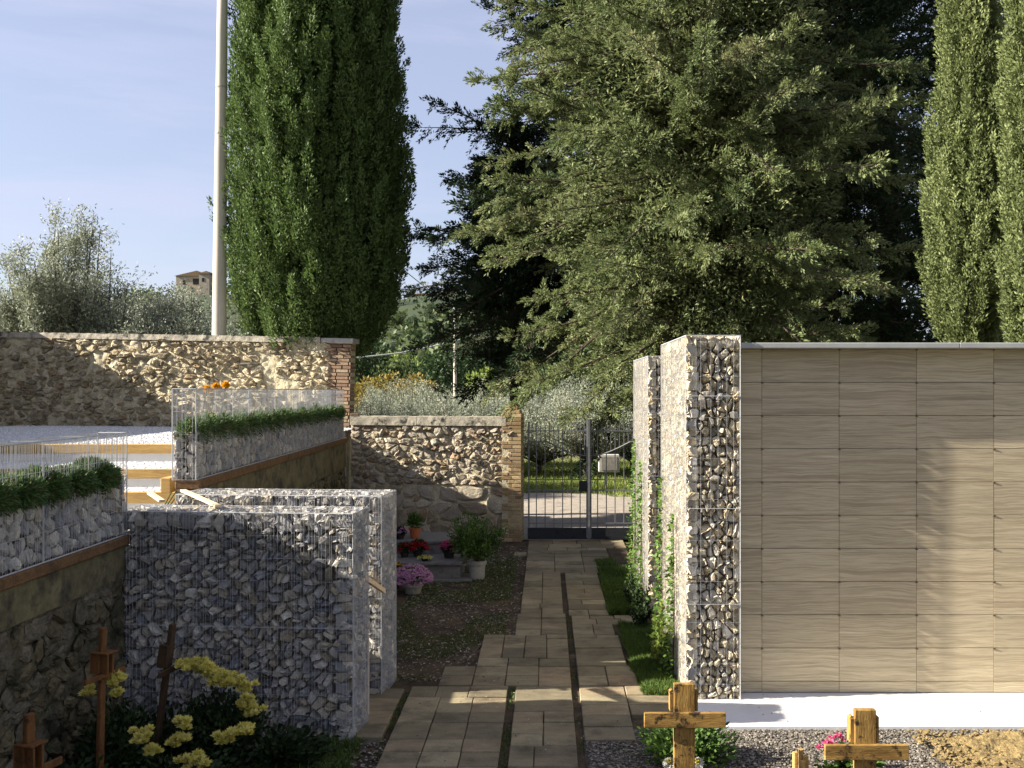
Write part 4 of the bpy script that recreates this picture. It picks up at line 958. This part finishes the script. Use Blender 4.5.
def cypress(label, loc, h, R, z0, nplume, nleaf, seed, m='cypress', ll=.075, lw=.03, group='cypresses of the cemetery', skew=(0, 0), lower=.9, trunks=1, prof=None):
    rg = np.random.default_rng(seed); t = thing('cypress_tree', label, 'cypress', loc, group); L = np.array(loc, float)
    mb = MB()
    for k in range(trunks):
        dx = (k - (trunks - 1) / 2) * .3
        mb.tube([L + (dx, 0, 0), L + (dx * .9, 0, z0 + .5), L + (dx * .4 + skew[0] * .5, 0, h * .6)], (R * .10 + .03, R * .07 + .03, .03), 9)
    mb.build('trunk', M['bark'], t)
    u = rg.random(nplume); z = z0 + (h - z0) * u ** 1.05
    pr = prof or (lambda q: np.interp(q, [0, .04, .12, .5, .8, 1], [.35, lower * .72, 1, .93, .6, .05]))
    q = (z - z0) / (h - z0); a = fan(rg, nplume)
    lump = .84 + .26 * vnoise(np.c_[np.cos(a) * 3.6, np.sin(a) * 3.6, z * .30], seed)
    rr = R * pr(q) * lump * rg.uniform(.76, 1.0, nplume)
    C0 = np.c_[np.cos(a) * rr + skew[0] * q, np.sin(a) * rr + skew[1] * q, z] + L
    A = np.c_[np.cos(a) * .22, np.sin(a) * .22, np.ones(nplume)] + rg.normal(size=(nplume, 3)) * .1
    ln = rg.uniform(.45, 1.0, nplume) * (.35 + .32 * R); rad = rg.uniform(.06, .12, nplume) * (.45 + .42 * R)
    pv = np.clip(rg.normal(.45, .22, nplume), 0, 1)
    I = np.repeat(np.arange(nplume), nleaf); n = len(I)
    tt = rg.random(n); e = rg.normal(size=(n, 3)); e /= np.linalg.norm(e, axis=1, keepdims=True)
    ro = rad[I] * np.sqrt(rg.random(n)) * np.sin(PI * (.12 + .86 * tt)) ** .7
    P = C0[I] + A[I] * (ln[I] * (tt - .3))[:, None] + e * ro[:, None]
    D = A[I] * .9 + e * .75 + rg.normal(size=(n, 3)) * .25
    mb = MB(); mb.leaves(P, D, rg.uniform(.6, 1.2, n) * ll, lw, np.clip(pv[I] + rg.normal(size=n) * .14, 0, 1), rg)
    n = int(nplume * nleaf * .16); z = z0 + (h - z0) * rg.random(n); a = fan(rg, n); r = R * pr((z - z0) / (h - z0)) * .72 * np.sqrt(rg.random(n)); qq = (z - z0) / (h - z0)
    mb.leaves(np.c_[np.cos(a) * r + skew[0] * qq, np.sin(a) * r + skew[1] * qq, z] + L, np.c_[np.cos(a), np.sin(a), np.ones(n)] + rg.normal(size=(n, 3)) * .5, ll * 2.2, lw * 3, rg.random(n) * .6, rg)
    mb.build('crown', M[m], t); return t

cypress('huge broad dark green cypress beside the concrete pole, drooping over the wall', (-4.52, 19.75, 0), 17, 1.80, 3.1, 2700, 150, 101, ll=.08, lw=.03, lower=1.0)
cypress('slender sunlit cypress at the right, its bare trunk showing above the travertine wall', (5.22, 12.35, 0), 9.5, .58, 3.05, 800, 120, 102, 'cypress_y', .05, .02, trunks=2, prof=lambda q: np.interp(q, [0, .05, .12, .3, .55, 1], [.35, .7, .95, .9, .62, .1]))
cypress('brighter slender cypress cut off by the right picture edge', (5.56, 11.35, 0), 10.5, .42, 2.6, 560, 110, 103, 'cypress_y', .05, .02, prof=lambda q: np.interp(q, [0, .05, .12, .3, .6, 1], [.55, .8, .9, 1, .8, .1]))

def conifer(label, loc, h, R, z0, nb, seed, m, prof, droop=.25, twl=.75, ntw=11, nlf=26, ll=.12, lw=.04, elev=(-.1, .55), group='large conifers by the gate', azf=None, fill=0):
    rg = np.random.default_rng(seed); t = thing('conifer_tree', label, 'conifer', loc, group); L = np.array(loc, float)
    tr = MB(); tr.tube([L, L + (0.05, 0, h * .3), L + (-.05, .05, h * .7), L + (0, 0, h)], np.array((.27, .2, .1, .02)) * min(1, (h / 15) ** 1.3), 10)
    br = MB(); TP = []; TD = []; TV = []; TL = []
    for i in range(nb):
        u = (i + rg.random()) / nb; z = z0 + (h - z0) * u * .97; az = i * 2.39996 + rg.normal() * .35
        Lb = R * np.interp(u, *prof) * (rg.uniform(.78, 1.1) if rg.random() < .6 else rg.uniform(.4, .8))
        if azf: Lb *= azf(az)
        el = elev[0] + (elev[1] - elev[0]) * u + rg.normal() * .28
        d = np.array([math.cos(az) * math.cos(el), math.sin(az) * math.cos(el), math.sin(el)])
        s = np.linspace(0, 1, 8)[:, None]
        pts = L + np.array([0, 0, z]) + d * Lb * s + np.array([0, 0, 1]) * (-droop * Lb * (s ** 2) + .12 * Lb * np.clip(s - .7, 0, 1))
        br.tube(pts, np.linspace(.014 + .009 * Lb, .004, 8), 5)
        k = max(4, int(ntw * Lb)); bv = np.clip(rg.normal(.45, .2), 0, 1)
        ss = rg.uniform(.06, 1, k) ** .7; idx = ss * 7; lo = np.minimum(idx.astype(int), 6); fr = (idx - lo)[:, None]
        Pb = pts[lo] * (1 - fr) + pts[lo + 1] * fr; tg = pts[lo + 1] - pts[lo]; tg /= np.linalg.norm(tg, axis=1, keepdims=True)
        side = np.cross(tg, [0, 0, 1]); side /= np.maximum(np.linalg.norm(side, axis=1, keepdims=True), 1e-6); sg = np.where(rg.random(k) < .5, -1, 1)[:, None]
        D = tg * rg.uniform(.5, 1, (k, 1)) + side * sg * rg.uniform(.15, 1.0, (k, 1)) + np.c_[np.zeros(k), np.zeros(k), rg.normal(.0, .5, k)]
        D /= np.linalg.norm(D, axis=1, keepdims=True)
        TP.append(Pb); TD.append(D); TL.append(twl * rg.uniform(.5, 1.1, k) * (1.15 - .6 * ss)); TV.append(np.clip(bv + rg.normal(size=k) * .12, 0, 1))
    TP = np.concatenate(TP); TD = np.concatenate(TD); TL = np.concatenate(TL); TV = np.concatenate(TV); k = len(TP)
    br.prisms(TP, TP + TD * TL[:, None] * .8, .007, n=3, r1=.002, caps=False)
    I = np.repeat(np.arange(k), nlf); n = len(I); tt = rg.uniform(.05, 1, n)
    e = rg.normal(size=(n, 3)); e /= np.linalg.norm(e, axis=1, keepdims=True)
    P = TP[I] + TD[I] * (TL[I] * tt)[:, None] + np.array([0, 0, -1]) * (TL[I] * tt ** 2 * .14)[:, None] + e * (.05 * (1.1 - tt))[:, None]
    D = TD[I] * 1.0 + e * .6 + np.array([0, 0, .05])
    mb = MB(); mb.leaves(P, D, rg.uniform(.6, 1.15, n) * ll, lw, np.clip(TV[I] + rg.normal(size=n) * .13, 0, 1), rg)
    if fill:
        u = rg.random(fill) ** 1.1; z = z0 + .3 + (h - z0) * u * .95; a = fan(rg, fill)
        w_ = R * np.interp(u, *prof) * .62 * np.sqrt(rg.random(fill)); keep = vnoise(np.c_[np.cos(a) * w_, np.sin(a) * w_, z] * 1.3, seed) > .42
        P = np.c_[np.cos(a) * w_, np.sin(a) * w_, z - .12 * w_ * 1.0][keep] + L; k_ = len(P)
        D = np.c_[np.cos(a), np.sin(a), np.zeros(fill)][keep] + rg.normal(size=(k_, 3)) * .6
        mb.leaves(P, D, rg.uniform(.7, 1.2, k_) * ll * 1.5, lw * 1.3, rg.random(k_), rg)
    tr.build('trunk', M['bark'], t); br.build('branches', M['bark'], t); mb.build('crown', M[m], t); return t, k
PR = ([0, .12, .3, .6, 1], [.75, 1, 1, .85, .2])
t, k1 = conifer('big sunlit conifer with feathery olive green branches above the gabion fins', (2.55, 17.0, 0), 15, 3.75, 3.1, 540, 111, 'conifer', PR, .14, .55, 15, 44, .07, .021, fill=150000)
t, k2 = conifer('dark shaded conifer with drooping branches behind the gate, left of the sunlit one', (2.3, 21.6, 0), 15.5, 5.2, 3.95, 330, 112, 'conifer_shade', ([0, .03, .27, .36, .6, 1], [.55, 1.05, 1.1, .9, .82, .2]), .19, .7, 12, 34, .09, .028, fill=70000)
t, k3 = conifer('dark conifer with visible trunk behind the travertine wall, left of the slender cypresses', (6.9, 20.2, 0), 16, 4.2, 2.6, 230, 113, 'conifer_shade', ([0, .1, .3, .6, 1], [.6, .9, 1, .95, .3]), .2, .7, 12, 30, .09, .03, fill=70000)
t, k4 = conifer('shade darkened conifer between the sunlit one and the slender cypresses', (5.0, 18.0, 0), 14, 2.6, 3.3, 170, 114, 'conifer_shade', ([0, .1, .3, .6, 1], [.5, .8, 1, .9, .3]), .12, .55, 13, 36, .07, .021, fill=40000)

t, k5 = conifer('small dark drooping conifer between the big cypress and the sunlit conifer', (-.74, 20.9, 0), 8.2, 2.0, 2.85, 160, 115, 'conifer_shade', ([0, .16, .35, .6, 1], [.25, .5, 1.05, .85, .15]), .2, .55, 14, 40, .075, .023, fill=26000)

def olive(h, R, seed, n=16000, upright=.5, trunk_h=.9, ll=.085, lw=.026):
    rg = np.random.default_rng(seed); t = thing('olive_tree', 'x', 'olive tree', (0, 0, 0), 'olive trees beyond the walls'); br = MB(); mb = MB()
    br.tube([(0, 0, -.1), (.08, .03, trunk_h * .6), (.02, 0, trunk_h)], (.16, .12, .11), 8)
    nbr = 64; q = n // (nbr * 9)
    for i in range(nbr):
        a = rg.uniform(0, 6.28); s = rg.uniform(.15, 1) ** .6
        tip = np.array([math.cos(a) * R * s, math.sin(a) * R * s, trunk_h + (h - trunk_h) * rg.uniform(.35, 1) * (1.08 - .55 * s * s)])
        b0 = np.array([0, 0, trunk_h * rg.uniform(.7, 1)]); mid = b0 * .5 + tip * .5 + rg.normal(size=3) * .12 + np.array([math.cos(a), math.sin(a), 0]) * .12 * R
        pts = np.array([b0, mid, tip]); br.tube(pts, (.05, .03, .008), 5)
        for j in range(9):
            f = rg.uniform(.35, 1); p = (b0 * (1 - f) ** 2 + 2 * mid * f * (1 - f) + tip * f * f)
            d = (tip - mid) / np.linalg.norm(tip - mid) * .5 + rg.normal(size=3) * .55 + np.array([0, 0, upright]); d /= np.linalg.norm(d); Lt = rg.uniform(.25, .6) * R * .5
            tt = rg.random(q)[:, None]; bv = rg.random()
            br.prisms([p], [p + d * Lt], .006, n=3, r1=.002, caps=False)
            P = p + d * Lt * tt + rg.normal(size=(q, 3)) * .07 * R
            mb.leaves(P, d * .7 + rg.normal(size=(q, 3)) * .6, rg.uniform(.7, 1.2, q) * ll, lw, np.clip(.25 + .4 * bv + rg.normal(size=q) * .2, 0, 1), rg)
    br.build('trunk', M['greybark'], t); mb.build('crown', M['olive'], t); return t
OL = [olive(4.7, 1.6, 121, 70000, .55, trunk_h=.6), olive(3.2, 1.9, 122, 40000, .45, trunk_h=.6), olive(2.9, 1.8, 123, 28000, .3, trunk_h=.8)]
spots = [ # px of the trunk, Y, base z, proto, scale, label
 (64, 24.5, 1.9, 0, 1.10, 'tallest olive tree rising above the left stretch of the rubble wall'),
 (14, 25.0, 1.9, 1, 1.02, 'rounded olive tree behind the wall at the left picture edge'),
 (132, 25.5, 1.9, 1, 1.16, 'grey green olive tree behind the wall, just right of the tallest one'),
 (186, 24.5, 1.9, 2, 1.05, 'low olive tree behind the wall next to the concrete pole'),
 (160, 29.5, 1.9, 1, 1.2, 'olive tree behind the low one next to the concrete pole'),
 (372, 31, -.1, 1, .86, 'silvery olive beyond the lower stone wall, nearest the terrace corner'),
 (415, 33, -.1, 2, .98, 'silvery olive in front of the thin pale poles'),
 (448, 30, -.1, 2, .92, 'silvery olive left of the brick gate pier with dark bare limbs'),
 (492, 34, -.1, 1, .88, 'silvery olive directly behind the brick gate pier'),
 (540, 31, -.1, 1, .86, 'silvery olive seen over the left leaf of the gate'),
 (588, 29.5, -.1, 2, 1.02, 'silvery olive with its trunk showing through the gate middle'),
 (633, 32, -.1, 1, .9, 'silvery olive at the right of the gate by the fins'),
 (560, 40, -.1, 1, 1.0, 'farther olive between two others behind the gate'),
 (395, 42, -.1, 1, .98, 'farther olive in the second row behind the lower wall'),
 (470, 43, -.1, 2, 1.05, 'farther olive in the second row behind the gate pier'),
 (620, 44, -.1, 2, 1.1, 'farther olive behind the right gate leaf'),
 (700, 33, -.1, 1, 1.0, 'olive tree glimpsed under the dark conifers')]
used = set(); rgo = random.Random(2)
for px, Y, z, k, sc, lab in spots:
    x = (px - CX) / F * Y
    if k not in used: o = OL[k]; o.location = (x, Y, z); o.scale = (sc,) * 3; o.rotation_euler = (0, 0, rgo.uniform(0, 6)); o['label'] = lab; used.add(k)
    else: copy_tree(OL[k], (x, Y, z), rgo.uniform(0, 6), sc, lab)
# raised ground under the left olives
mb = MB(); mb.add([[-60, 20.9, 1.88], [-4.3, 20.9, 1.88], [-10.6, 46, 1.88], [-60, 46, 1.88], [-60, 20.9, -.05], [-4.3, 20.9, -.05], [-9.6, 46, -.05], [-60, 46, -.05]], [[0, 1, 2, 3], [4, 5, 1, 0], [5, 6, 2, 1], [6, 7, 3, 2]]); o = mb.build('olive_grove_ground', M['field'], None, (0, 0, 0)); o['kind'] = 'structure'

# verge grass beyond the road
rg = np.random.default_rng(131); mb = MB()
XY = poly_scatter(rg, 42000, -3.5, 5.5, 24.2, 36); XY = XY[vnoise(np.c_[XY * .8, XY[:, :1] * 0], 2) + np.clip((XY[:, 1] - 24.2) * .4, 0, .6) > .62]
blades(mb, XY, -.03, .06, .22, .02, rg, .6)
tag(mb.build('verge_grass', M['wildgrass'], None, (0, 0, 0)), 'sunlit grass verge beyond the road', kind='stuff')
t = thing('utility_cabinet', 'pale grey metal cabinet on a post beyond the gate', 'cabinet', at(609, 490, 26)[:2] + (0,))
c = at(609, 463, 26); mb = MB(); mb.box((c[0] - .27, 25.95, c[2] - .24), (c[0] + .27, 26.2, c[2] + .22), bev=.015); mb.build('box', M['cabinet'], t)
mb = MB(); mb.box((c[0] - .21, 25.93, c[2] - .18), (c[0] + .21, 25.948, c[2] + .17), bev=.004); mb.build('door', M['concrete'], t)
mb = MB(); mb.prisms([[c[0] - .1, 26.08, -.05]], [[c[0] - .1, 26.08, c[2] - .24]], .03); mb.build('post', M['iron'], t)
mb = MB(); mb.box((-.12, -.1, 0), (.12, .1, .16), bev=.03); o = mb.build('white_block', M['whitepaint'], None, (0, 0, 0)); q = at(603, 473, 25.6); o.location = (q[0], 25.6, q[2] - .1)
bpy.data.objects.remove(o)

# ------------------------------------------------------------------ poles and cables
t = thing('utility_pole', 'thick pale concrete pole standing behind the wall at the left of the big cypress', 'pole', at(219.5, 390, 19.3)[:2] + (0,))
a = np.array(at(219, 340, 19.3)); b = np.array(at(222.5, 0, 19.3)); d = (b - a); p0 = a - d * .45; p1 = b + d * .25
zz = np.linspace(0, 1, 6)[:, None]; mb = MB(); mb.tube(p0 + (p1 - p0) * zz, np.linspace(.152, .088, 6), 16); mb.build('shaft', M['poleconc'], t, smooth=True)
for f in (.62, .7):
    q = p0 + (p1 - p0) * f; r = .152 + (.088 - .152) * f; mb = MB(); mb.prisms([q], [q + d / np.linalg.norm(d) * .03], r + .006, n=16); mb.build('band', M['concrete'], t)
for px, pt, Y, r, lab in ((455, 306, 46, .075, 'slim pale pole nearer the cypress, crossed by a cable'), (501, 346, 52, .07, 'slim pale pole just behind the brick gate pier')):
    a = np.array(at(px, pt, Y)); t = thing('utility_pole', lab, 'pole', (a[0], Y, 0), 'slim poles in the olive grove'); mb = MB(); mb.tube([(a[0], Y, -.1), (a[0], Y, a[2] * .6), tuple(a)], (r * 1.15, r, r * .8), 10); mb.build('shaft', M['poleconc'], t)
    mb = MB(); mb.box((a[0] - .1, Y - .12, a[2] - .3), (a[0] + .1, Y - r, a[2] - .2)); mb.build('bracket', M['iron'], t)
def cable(label, pts, r, m):
    mb = MB(); mb.tube(pts, r, 5); tag(mb.build('overhead_cable', M[m], None, (0, 0, 0)), label, 'cable', 'overhead cables')
P = [at(x, y, Y) for x, y, Y in ((300, 361, 44), (351, 358.5, 44.6), (400, 353, 45.2), (430, 347, 45.6), (455, 341, 45.85), (475, 336, 46.2), (520, 322, 48))]; cable('pale cable sagging from the wall corner up to the slim pole', P, .035, 'cable')
P = [at(x, y, Y) for x, y, Y in ((330, 205, 40), (385, 252, 40), (405, 271, 40), (425, 287, 40), (470, 318, 40))]; cable('thin dark cable slanting down beside the cypress against the sky', P, .018, 'darkcable')

# ------------------------------------------------------------------ hills, far wood and town
def hillz(x, y):
    X = x / np.maximum(y, 1) * 300
    crest = np.interp(X, [-260, -170, -105, -60, -34, -15, 10, 60, 200], [14, 20, 29.5, 27, 31.5, 29, 17, 11, 9])
    k = np.clip((y - 60) / 240, 0, 1); k = (k * k * (3 - 2 * k)) ** 1.9
    z = crest * k * np.clip(1 - (y - 320) / 600, 0, 1)
    return z + (fbm(np.c_[x * .02, y * .02, x * 0], 4, 9) - .5) * 6 * k
nx, ny = 150, 70
A, B = np.meshgrid(np.linspace(-1, 1, nx + 1), np.linspace(0, 1, ny + 1)); B = 60 + 640 * B.ravel() ** 1.5; A = A.ravel() * (B * .85 + 40)
I, J = np.meshgrid(np.arange(nx), np.arange(ny)); k = (J * (nx + 1) + I).ravel()
mb = MB(); mb.add(np.c_[A, B, hillz(A, B) - .25], np.stack([k, k + 1, k + nx + 2, k + nx + 1], 1)); o = mb.build('hill', M['hill'], None, (0, 0, 0), smooth=True); o['kind'] = 'structure'
def hilltree(h, R, m, seed, n=2600, ll=.5, label='x'):
    rg = np.random.default_rng(seed); t = thing('hill_tree', 'x', 'tree', (0, 0, 0), 'trees on the hillside'); mb = MB()
    for i in range(16):
        D = rg.normal(size=3); D /= np.linalg.norm(D); c = np.array([0, 0, h * .58]) + D * np.array([R * .62, R * .62, h * .3]); k = n // 16
        e = rg.normal(size=(k, 3)); e /= np.linalg.norm(e, axis=1, keepdims=True); rr = R * rg.uniform(.3, .48)
        bv = rg.random(); mb.leaves(c + e * rr * rg.uniform(.6, 1, (k, 1)), e + rg.normal(size=(k, 3)) * .6 + np.array([0, 0, .2]), rg.uniform(.6, 1.2, k) * ll, ll * .55, np.clip(.2 + .6 * bv + rg.normal(size=k) * .15, 0, 1), rg)
    mb.build('crown', M[m], t); tk = MB(); tk.tube([(0, 0, -.6), (.1, 0, h * .3), (0, 0, h * .6)], (.22, .16, .08), 7); tk.build('trunk', M['bark'], t); return t
HT = {'g': hilltree(7, 3.2, 'hillgreen', 141), 'd': hilltree(9, 3.2, 'hilldark', 142), 'y': hilltree(5, 2.2, 'hillgold', 143, ll=.35), 'l': hilltree(5, 2.3, 'lightgreen', 144, ll=.35)}
hs = [(372, 'y', 64, .72, 'golden autumn tree nearest the wall corner above the olives'), (388, 'y', 66, .78, 'broad golden autumn tree beside the pale cable'), (413, 'y', 60, .75, 'small orange gold tree below the pale cable'), (398, 'g', 74, .75, 'light green tree between the golden ones'), (398, 'l', 92, 1.15, 'yellow green tree at mid slope by the cypress edge'), (420, 'l', 96, 1.1, 'yellow green rounded tree in the middle of the slope'), (436, 'd', 70, .62, 'dark green tree left of the slim pole'), (430, 'g', 130, .8, 'green tree high on the slope under the town wall'), (405, 'g', 140, .8, 'olive green tree high on the slope by the cypress'), (455, 'g', 125, 1.1, 'green tree behind the top of the slim pole'), (475, 'g', 110, 1.0, 'green tree right of the slim pole under the dark branches'), (448, 'd', 88, .7, 'dark green tree behind the middle of the slim pole'), (486, 'l', 62, .8, 'bright yellow green tree between the slim poles'), (470, 'd', 78, .7, 'dark tree low between the slim poles'), (520, 'l', 80, .9, 'pale green tree right of the second slim pole'), (412, 'd', 200, .5, 'dark tree just below the hilltop wall, left'), (432, 'd', 215, .55, 'dark tree just below the hilltop wall, middle'), (452, 'd', 205, .5, 'dark tree just below the hilltop wall, right'), (396, 'g', 210, .6, 'lighter tree at the left end of the hilltop wall'), (360, 'd', 75, .8, 'dark tree behind the wall corner'), (5, 'g', 95, .8, 'green tree on the slope at the left picture edge'), (560, 'd', 90, .9, 'dark tree behind the gate olives'), (600, 'd', 100, .9, 'dark tree behind the right gate olives')]
used = set()
for px, k, Y, sc, lab in hs:
    x = (px - CX) / F * Y; z = float(hillz(np.array([x]), np.array([float(Y)]))[0]) - .3
    if k not in used: o = HT[k]; o.location = (x, Y, z); o.scale = (sc,) * 3; o['label'] = lab; used.add(k)
    else: copy_tree(HT[k], (x, Y, z), rgo.uniform(0, 6), sc, lab)
# far wood: one mass
rg = np.random.default_rng(151); nt = 1500; Y = rg.uniform(120, 330, nt); px = rg.uniform(-60, 1100, nt); x = (px - CX) / F * Y
z = hillz(x, Y); ok = ~(((np.abs(px - 196) < 34) | (np.abs(px - 436) < 42) | (np.abs(px - 94) < 16)) & (Y > 222)); x, Y, z = x[ok], Y[ok], z[ok]; nt = len(x); kk = 46; I = np.repeat(np.arange(nt), kk); n = len(I); R = rg.uniform(1.8, 3.4, nt)
e = rg.normal(size=(n, 3)); e /= np.linalg.norm(e, axis=1, keepdims=True)
P = np.c_[x, Y, z + R * .7][I] + e * (R[I] * rg.uniform(.5, 1, n))[:, None]
mb = MB(); mb.leaves(P, e + rg.normal(size=(n, 3)) * .6, rg.uniform(.8, 1.5, n), .8, np.clip(rg.random(nt)[I] + rg.normal(size=n) * .12, 0, 1), rg)
tag(mb.build('far_wood', M['hillgreen'], None, (0, 0, 0)), 'wooded hillside far behind the cemetery', kind='stuff')
def house(name, label, x0, x1, y, z0, z1, depth, rise, wins, wm='housewall', gable=True, cat='house'):
    t = thing(name, label, cat, ((x0 + x1) / 2, y, z0)); mb = MB(); mb.box((x0, y, z0 - 6), (x1, y + depth, z1)); mb.build('wall', M[wm], t)
    e = .4; mb = MB(); xm = x0 + (x1 - x0) * .72
    mb.add([[x0 - e, y - e, z1], [x1 + e, y - e, z1], [x1 + e, y + depth + e, z1], [x0 - e, y + depth + e, z1], [xm, y - e * .6, z1 + rise], [xm, y + depth + e, z1 + rise]], [[0, 3, 5, 4], [1, 4, 5, 2], [0, 1, 2, 3]])
    mb.fs.append(np.array([[0, 4, 1], [3, 2, 5]]) + 0 + (mb.n - 6)); mb.r.append(np.zeros(2)); mb.m.append(np.zeros(2, int))
    mb.build('roof', M['roof'], t)
    for a, b, w, h in wins:
        mb = MB(); mb.box((a - w / 2, y - .06, b - h / 2), (a + w / 2, y + .05, b + h / 2)); mb.build('window', M['window'], t)
D_ = 300
def hx(px): return (px - CX) / F * D_
def hz(py): return H - (py - CY) / F * D_
house('town_house', 'pale stone house with tiled roof on the hilltop above the left olives', hx(176), hx(205), D_, hz(296), hz(276), 9, 1.6, [(hx(184), hz(282.5), .8, 1.2), (hx(196), hz(281.5), 1.8, 1.8), (hx(201.5), hz(282), .8, 1.2), (hx(183), hz(289), .8, 1.2), (hx(192), hz(289.5), .8, 1.2)])
house('town_house', 'small pale house just left of the concrete pole on the hilltop', hx(206), hx(216), D_ - 6, hz(300), hz(276), 8, .8, [(hx(210), hz(282), .7, 1.1)])
house('town_house', 'ochre house wall half hidden by the olive leaves at the left', hx(84), hx(104), D_ - 40, hz(316) - 0, hz(303), 8, 1.0, [(hx(92), hz(308), .8, 1.2)])
house('hilltop_building', 'long low grey town wall on the crest between the cypress and the conifer', hx(402), hx(470), D_ + 10, hz(310), hz(291.5), 12, 1.3, [(hx(416), hz(298), .9, 1.2), (hx(428), hz(298), .9, 1.2), (hx(441), hz(298), .9, 1.2)], 'townwall', cat='building')

# ------------------------------------------------------------------ light, sky, camera
SD = Vector((-1, -.105, .50)).normalized()
sun = bpy.data.lights.new('sun', 'SUN'); sun.energy = 5.0; sun.angle = math.radians(.5); sun.color = (1, .93, .82)
so = bpy.data.objects.new('sun', sun); C.objects.link(so); so.rotation_mode = 'QUATERNION'; so.rotation_quaternion = SD.to_track_quat('Z', 'Y'); so.location = (-20, -2, 12)
w = bpy.data.worlds.new('World'); bpy.context.scene.world = w; w.use_nodes = True; nt_ = w.node_tree; nt_.nodes.clear()
sky = nt_.nodes.new('ShaderNodeTexSky'); sky.sky_type = 'NISHITA'; sky.sun_disc = False
sky.sun_elevation = math.asin(SD.z); sky.sun_rotation = math.atan2(SD.x, SD.y); sky.altitude = 300; sky.air_density = 1.0; sky.dust_density = 1.2; sky.ozone_density = 1.6
tc = nt_.nodes.new('ShaderNodeTexCoord'); mp = nt_.nodes.new('ShaderNodeMapping'); mp.inputs['Scale'].default_value = (1.2, 1.2, 7); nt_.links.new(tc.outputs['Generated'], mp.inputs[0])
nz = nt_.nodes.new('ShaderNodeTexNoise'); nz.inputs['Scale'].default_value = 2.2; nz.inputs['Detail'].default_value = 8; nz.inputs['Roughness'].default_value = .58; nz.inputs['Distortion'].default_value = .4; nt_.links.new(mp.outputs[0], nz.inputs[0])
mr = nt_.nodes.new('ShaderNodeMapRange'); mr.inputs[1].default_value = .42; mr.inputs[2].default_value = .74; mr.inputs[3].default_value = .42; mr.inputs[4].default_value = .8; nt_.links.new(nz.outputs[0], mr.inputs[0])
mx = nt_.nodes.new('ShaderNodeMix'); mx.data_type = 'RGBA'; nt_.links.new(mr.outputs[0], mx.inputs[0]); nt_.links.new(sky.outputs[0], mx.inputs[6]); mx.inputs[7].default_value = (4.5, 4.5, 5.9, 1)
bg = nt_.nodes.new('ShaderNodeBackground'); bg.inputs[1].default_value = .05; nt_.links.new(mx.outputs[2], bg.inputs[0])
ow = nt_.nodes.new('ShaderNodeOutputWorld'); nt_.links.new(bg.outputs[0], ow.inputs[0])
cam = bpy.data.cameras.new('camera'); cam.sensor_width = 36; cam.lens = 36 * F / 1024; cam.shift_x = -(CX - 512) / 1024; cam.shift_y = (CY - 384) / 1024; cam.clip_end = 4000
co = bpy.data.objects.new('camera', cam); C.objects.link(co); co.location = (0, 0, H); co.rotation_euler = (PI / 2, 0, 0)
sc = bpy.context.scene; sc.camera = co
sc.view_settings.view_transform = 'Standard'; sc.view_settings.look = 'None'; sc.view_settings.exposure = 1.8; sc.view_settings.gamma = 1
for o in bpy.data.objects:
    if '_o' in o: del o['_o']
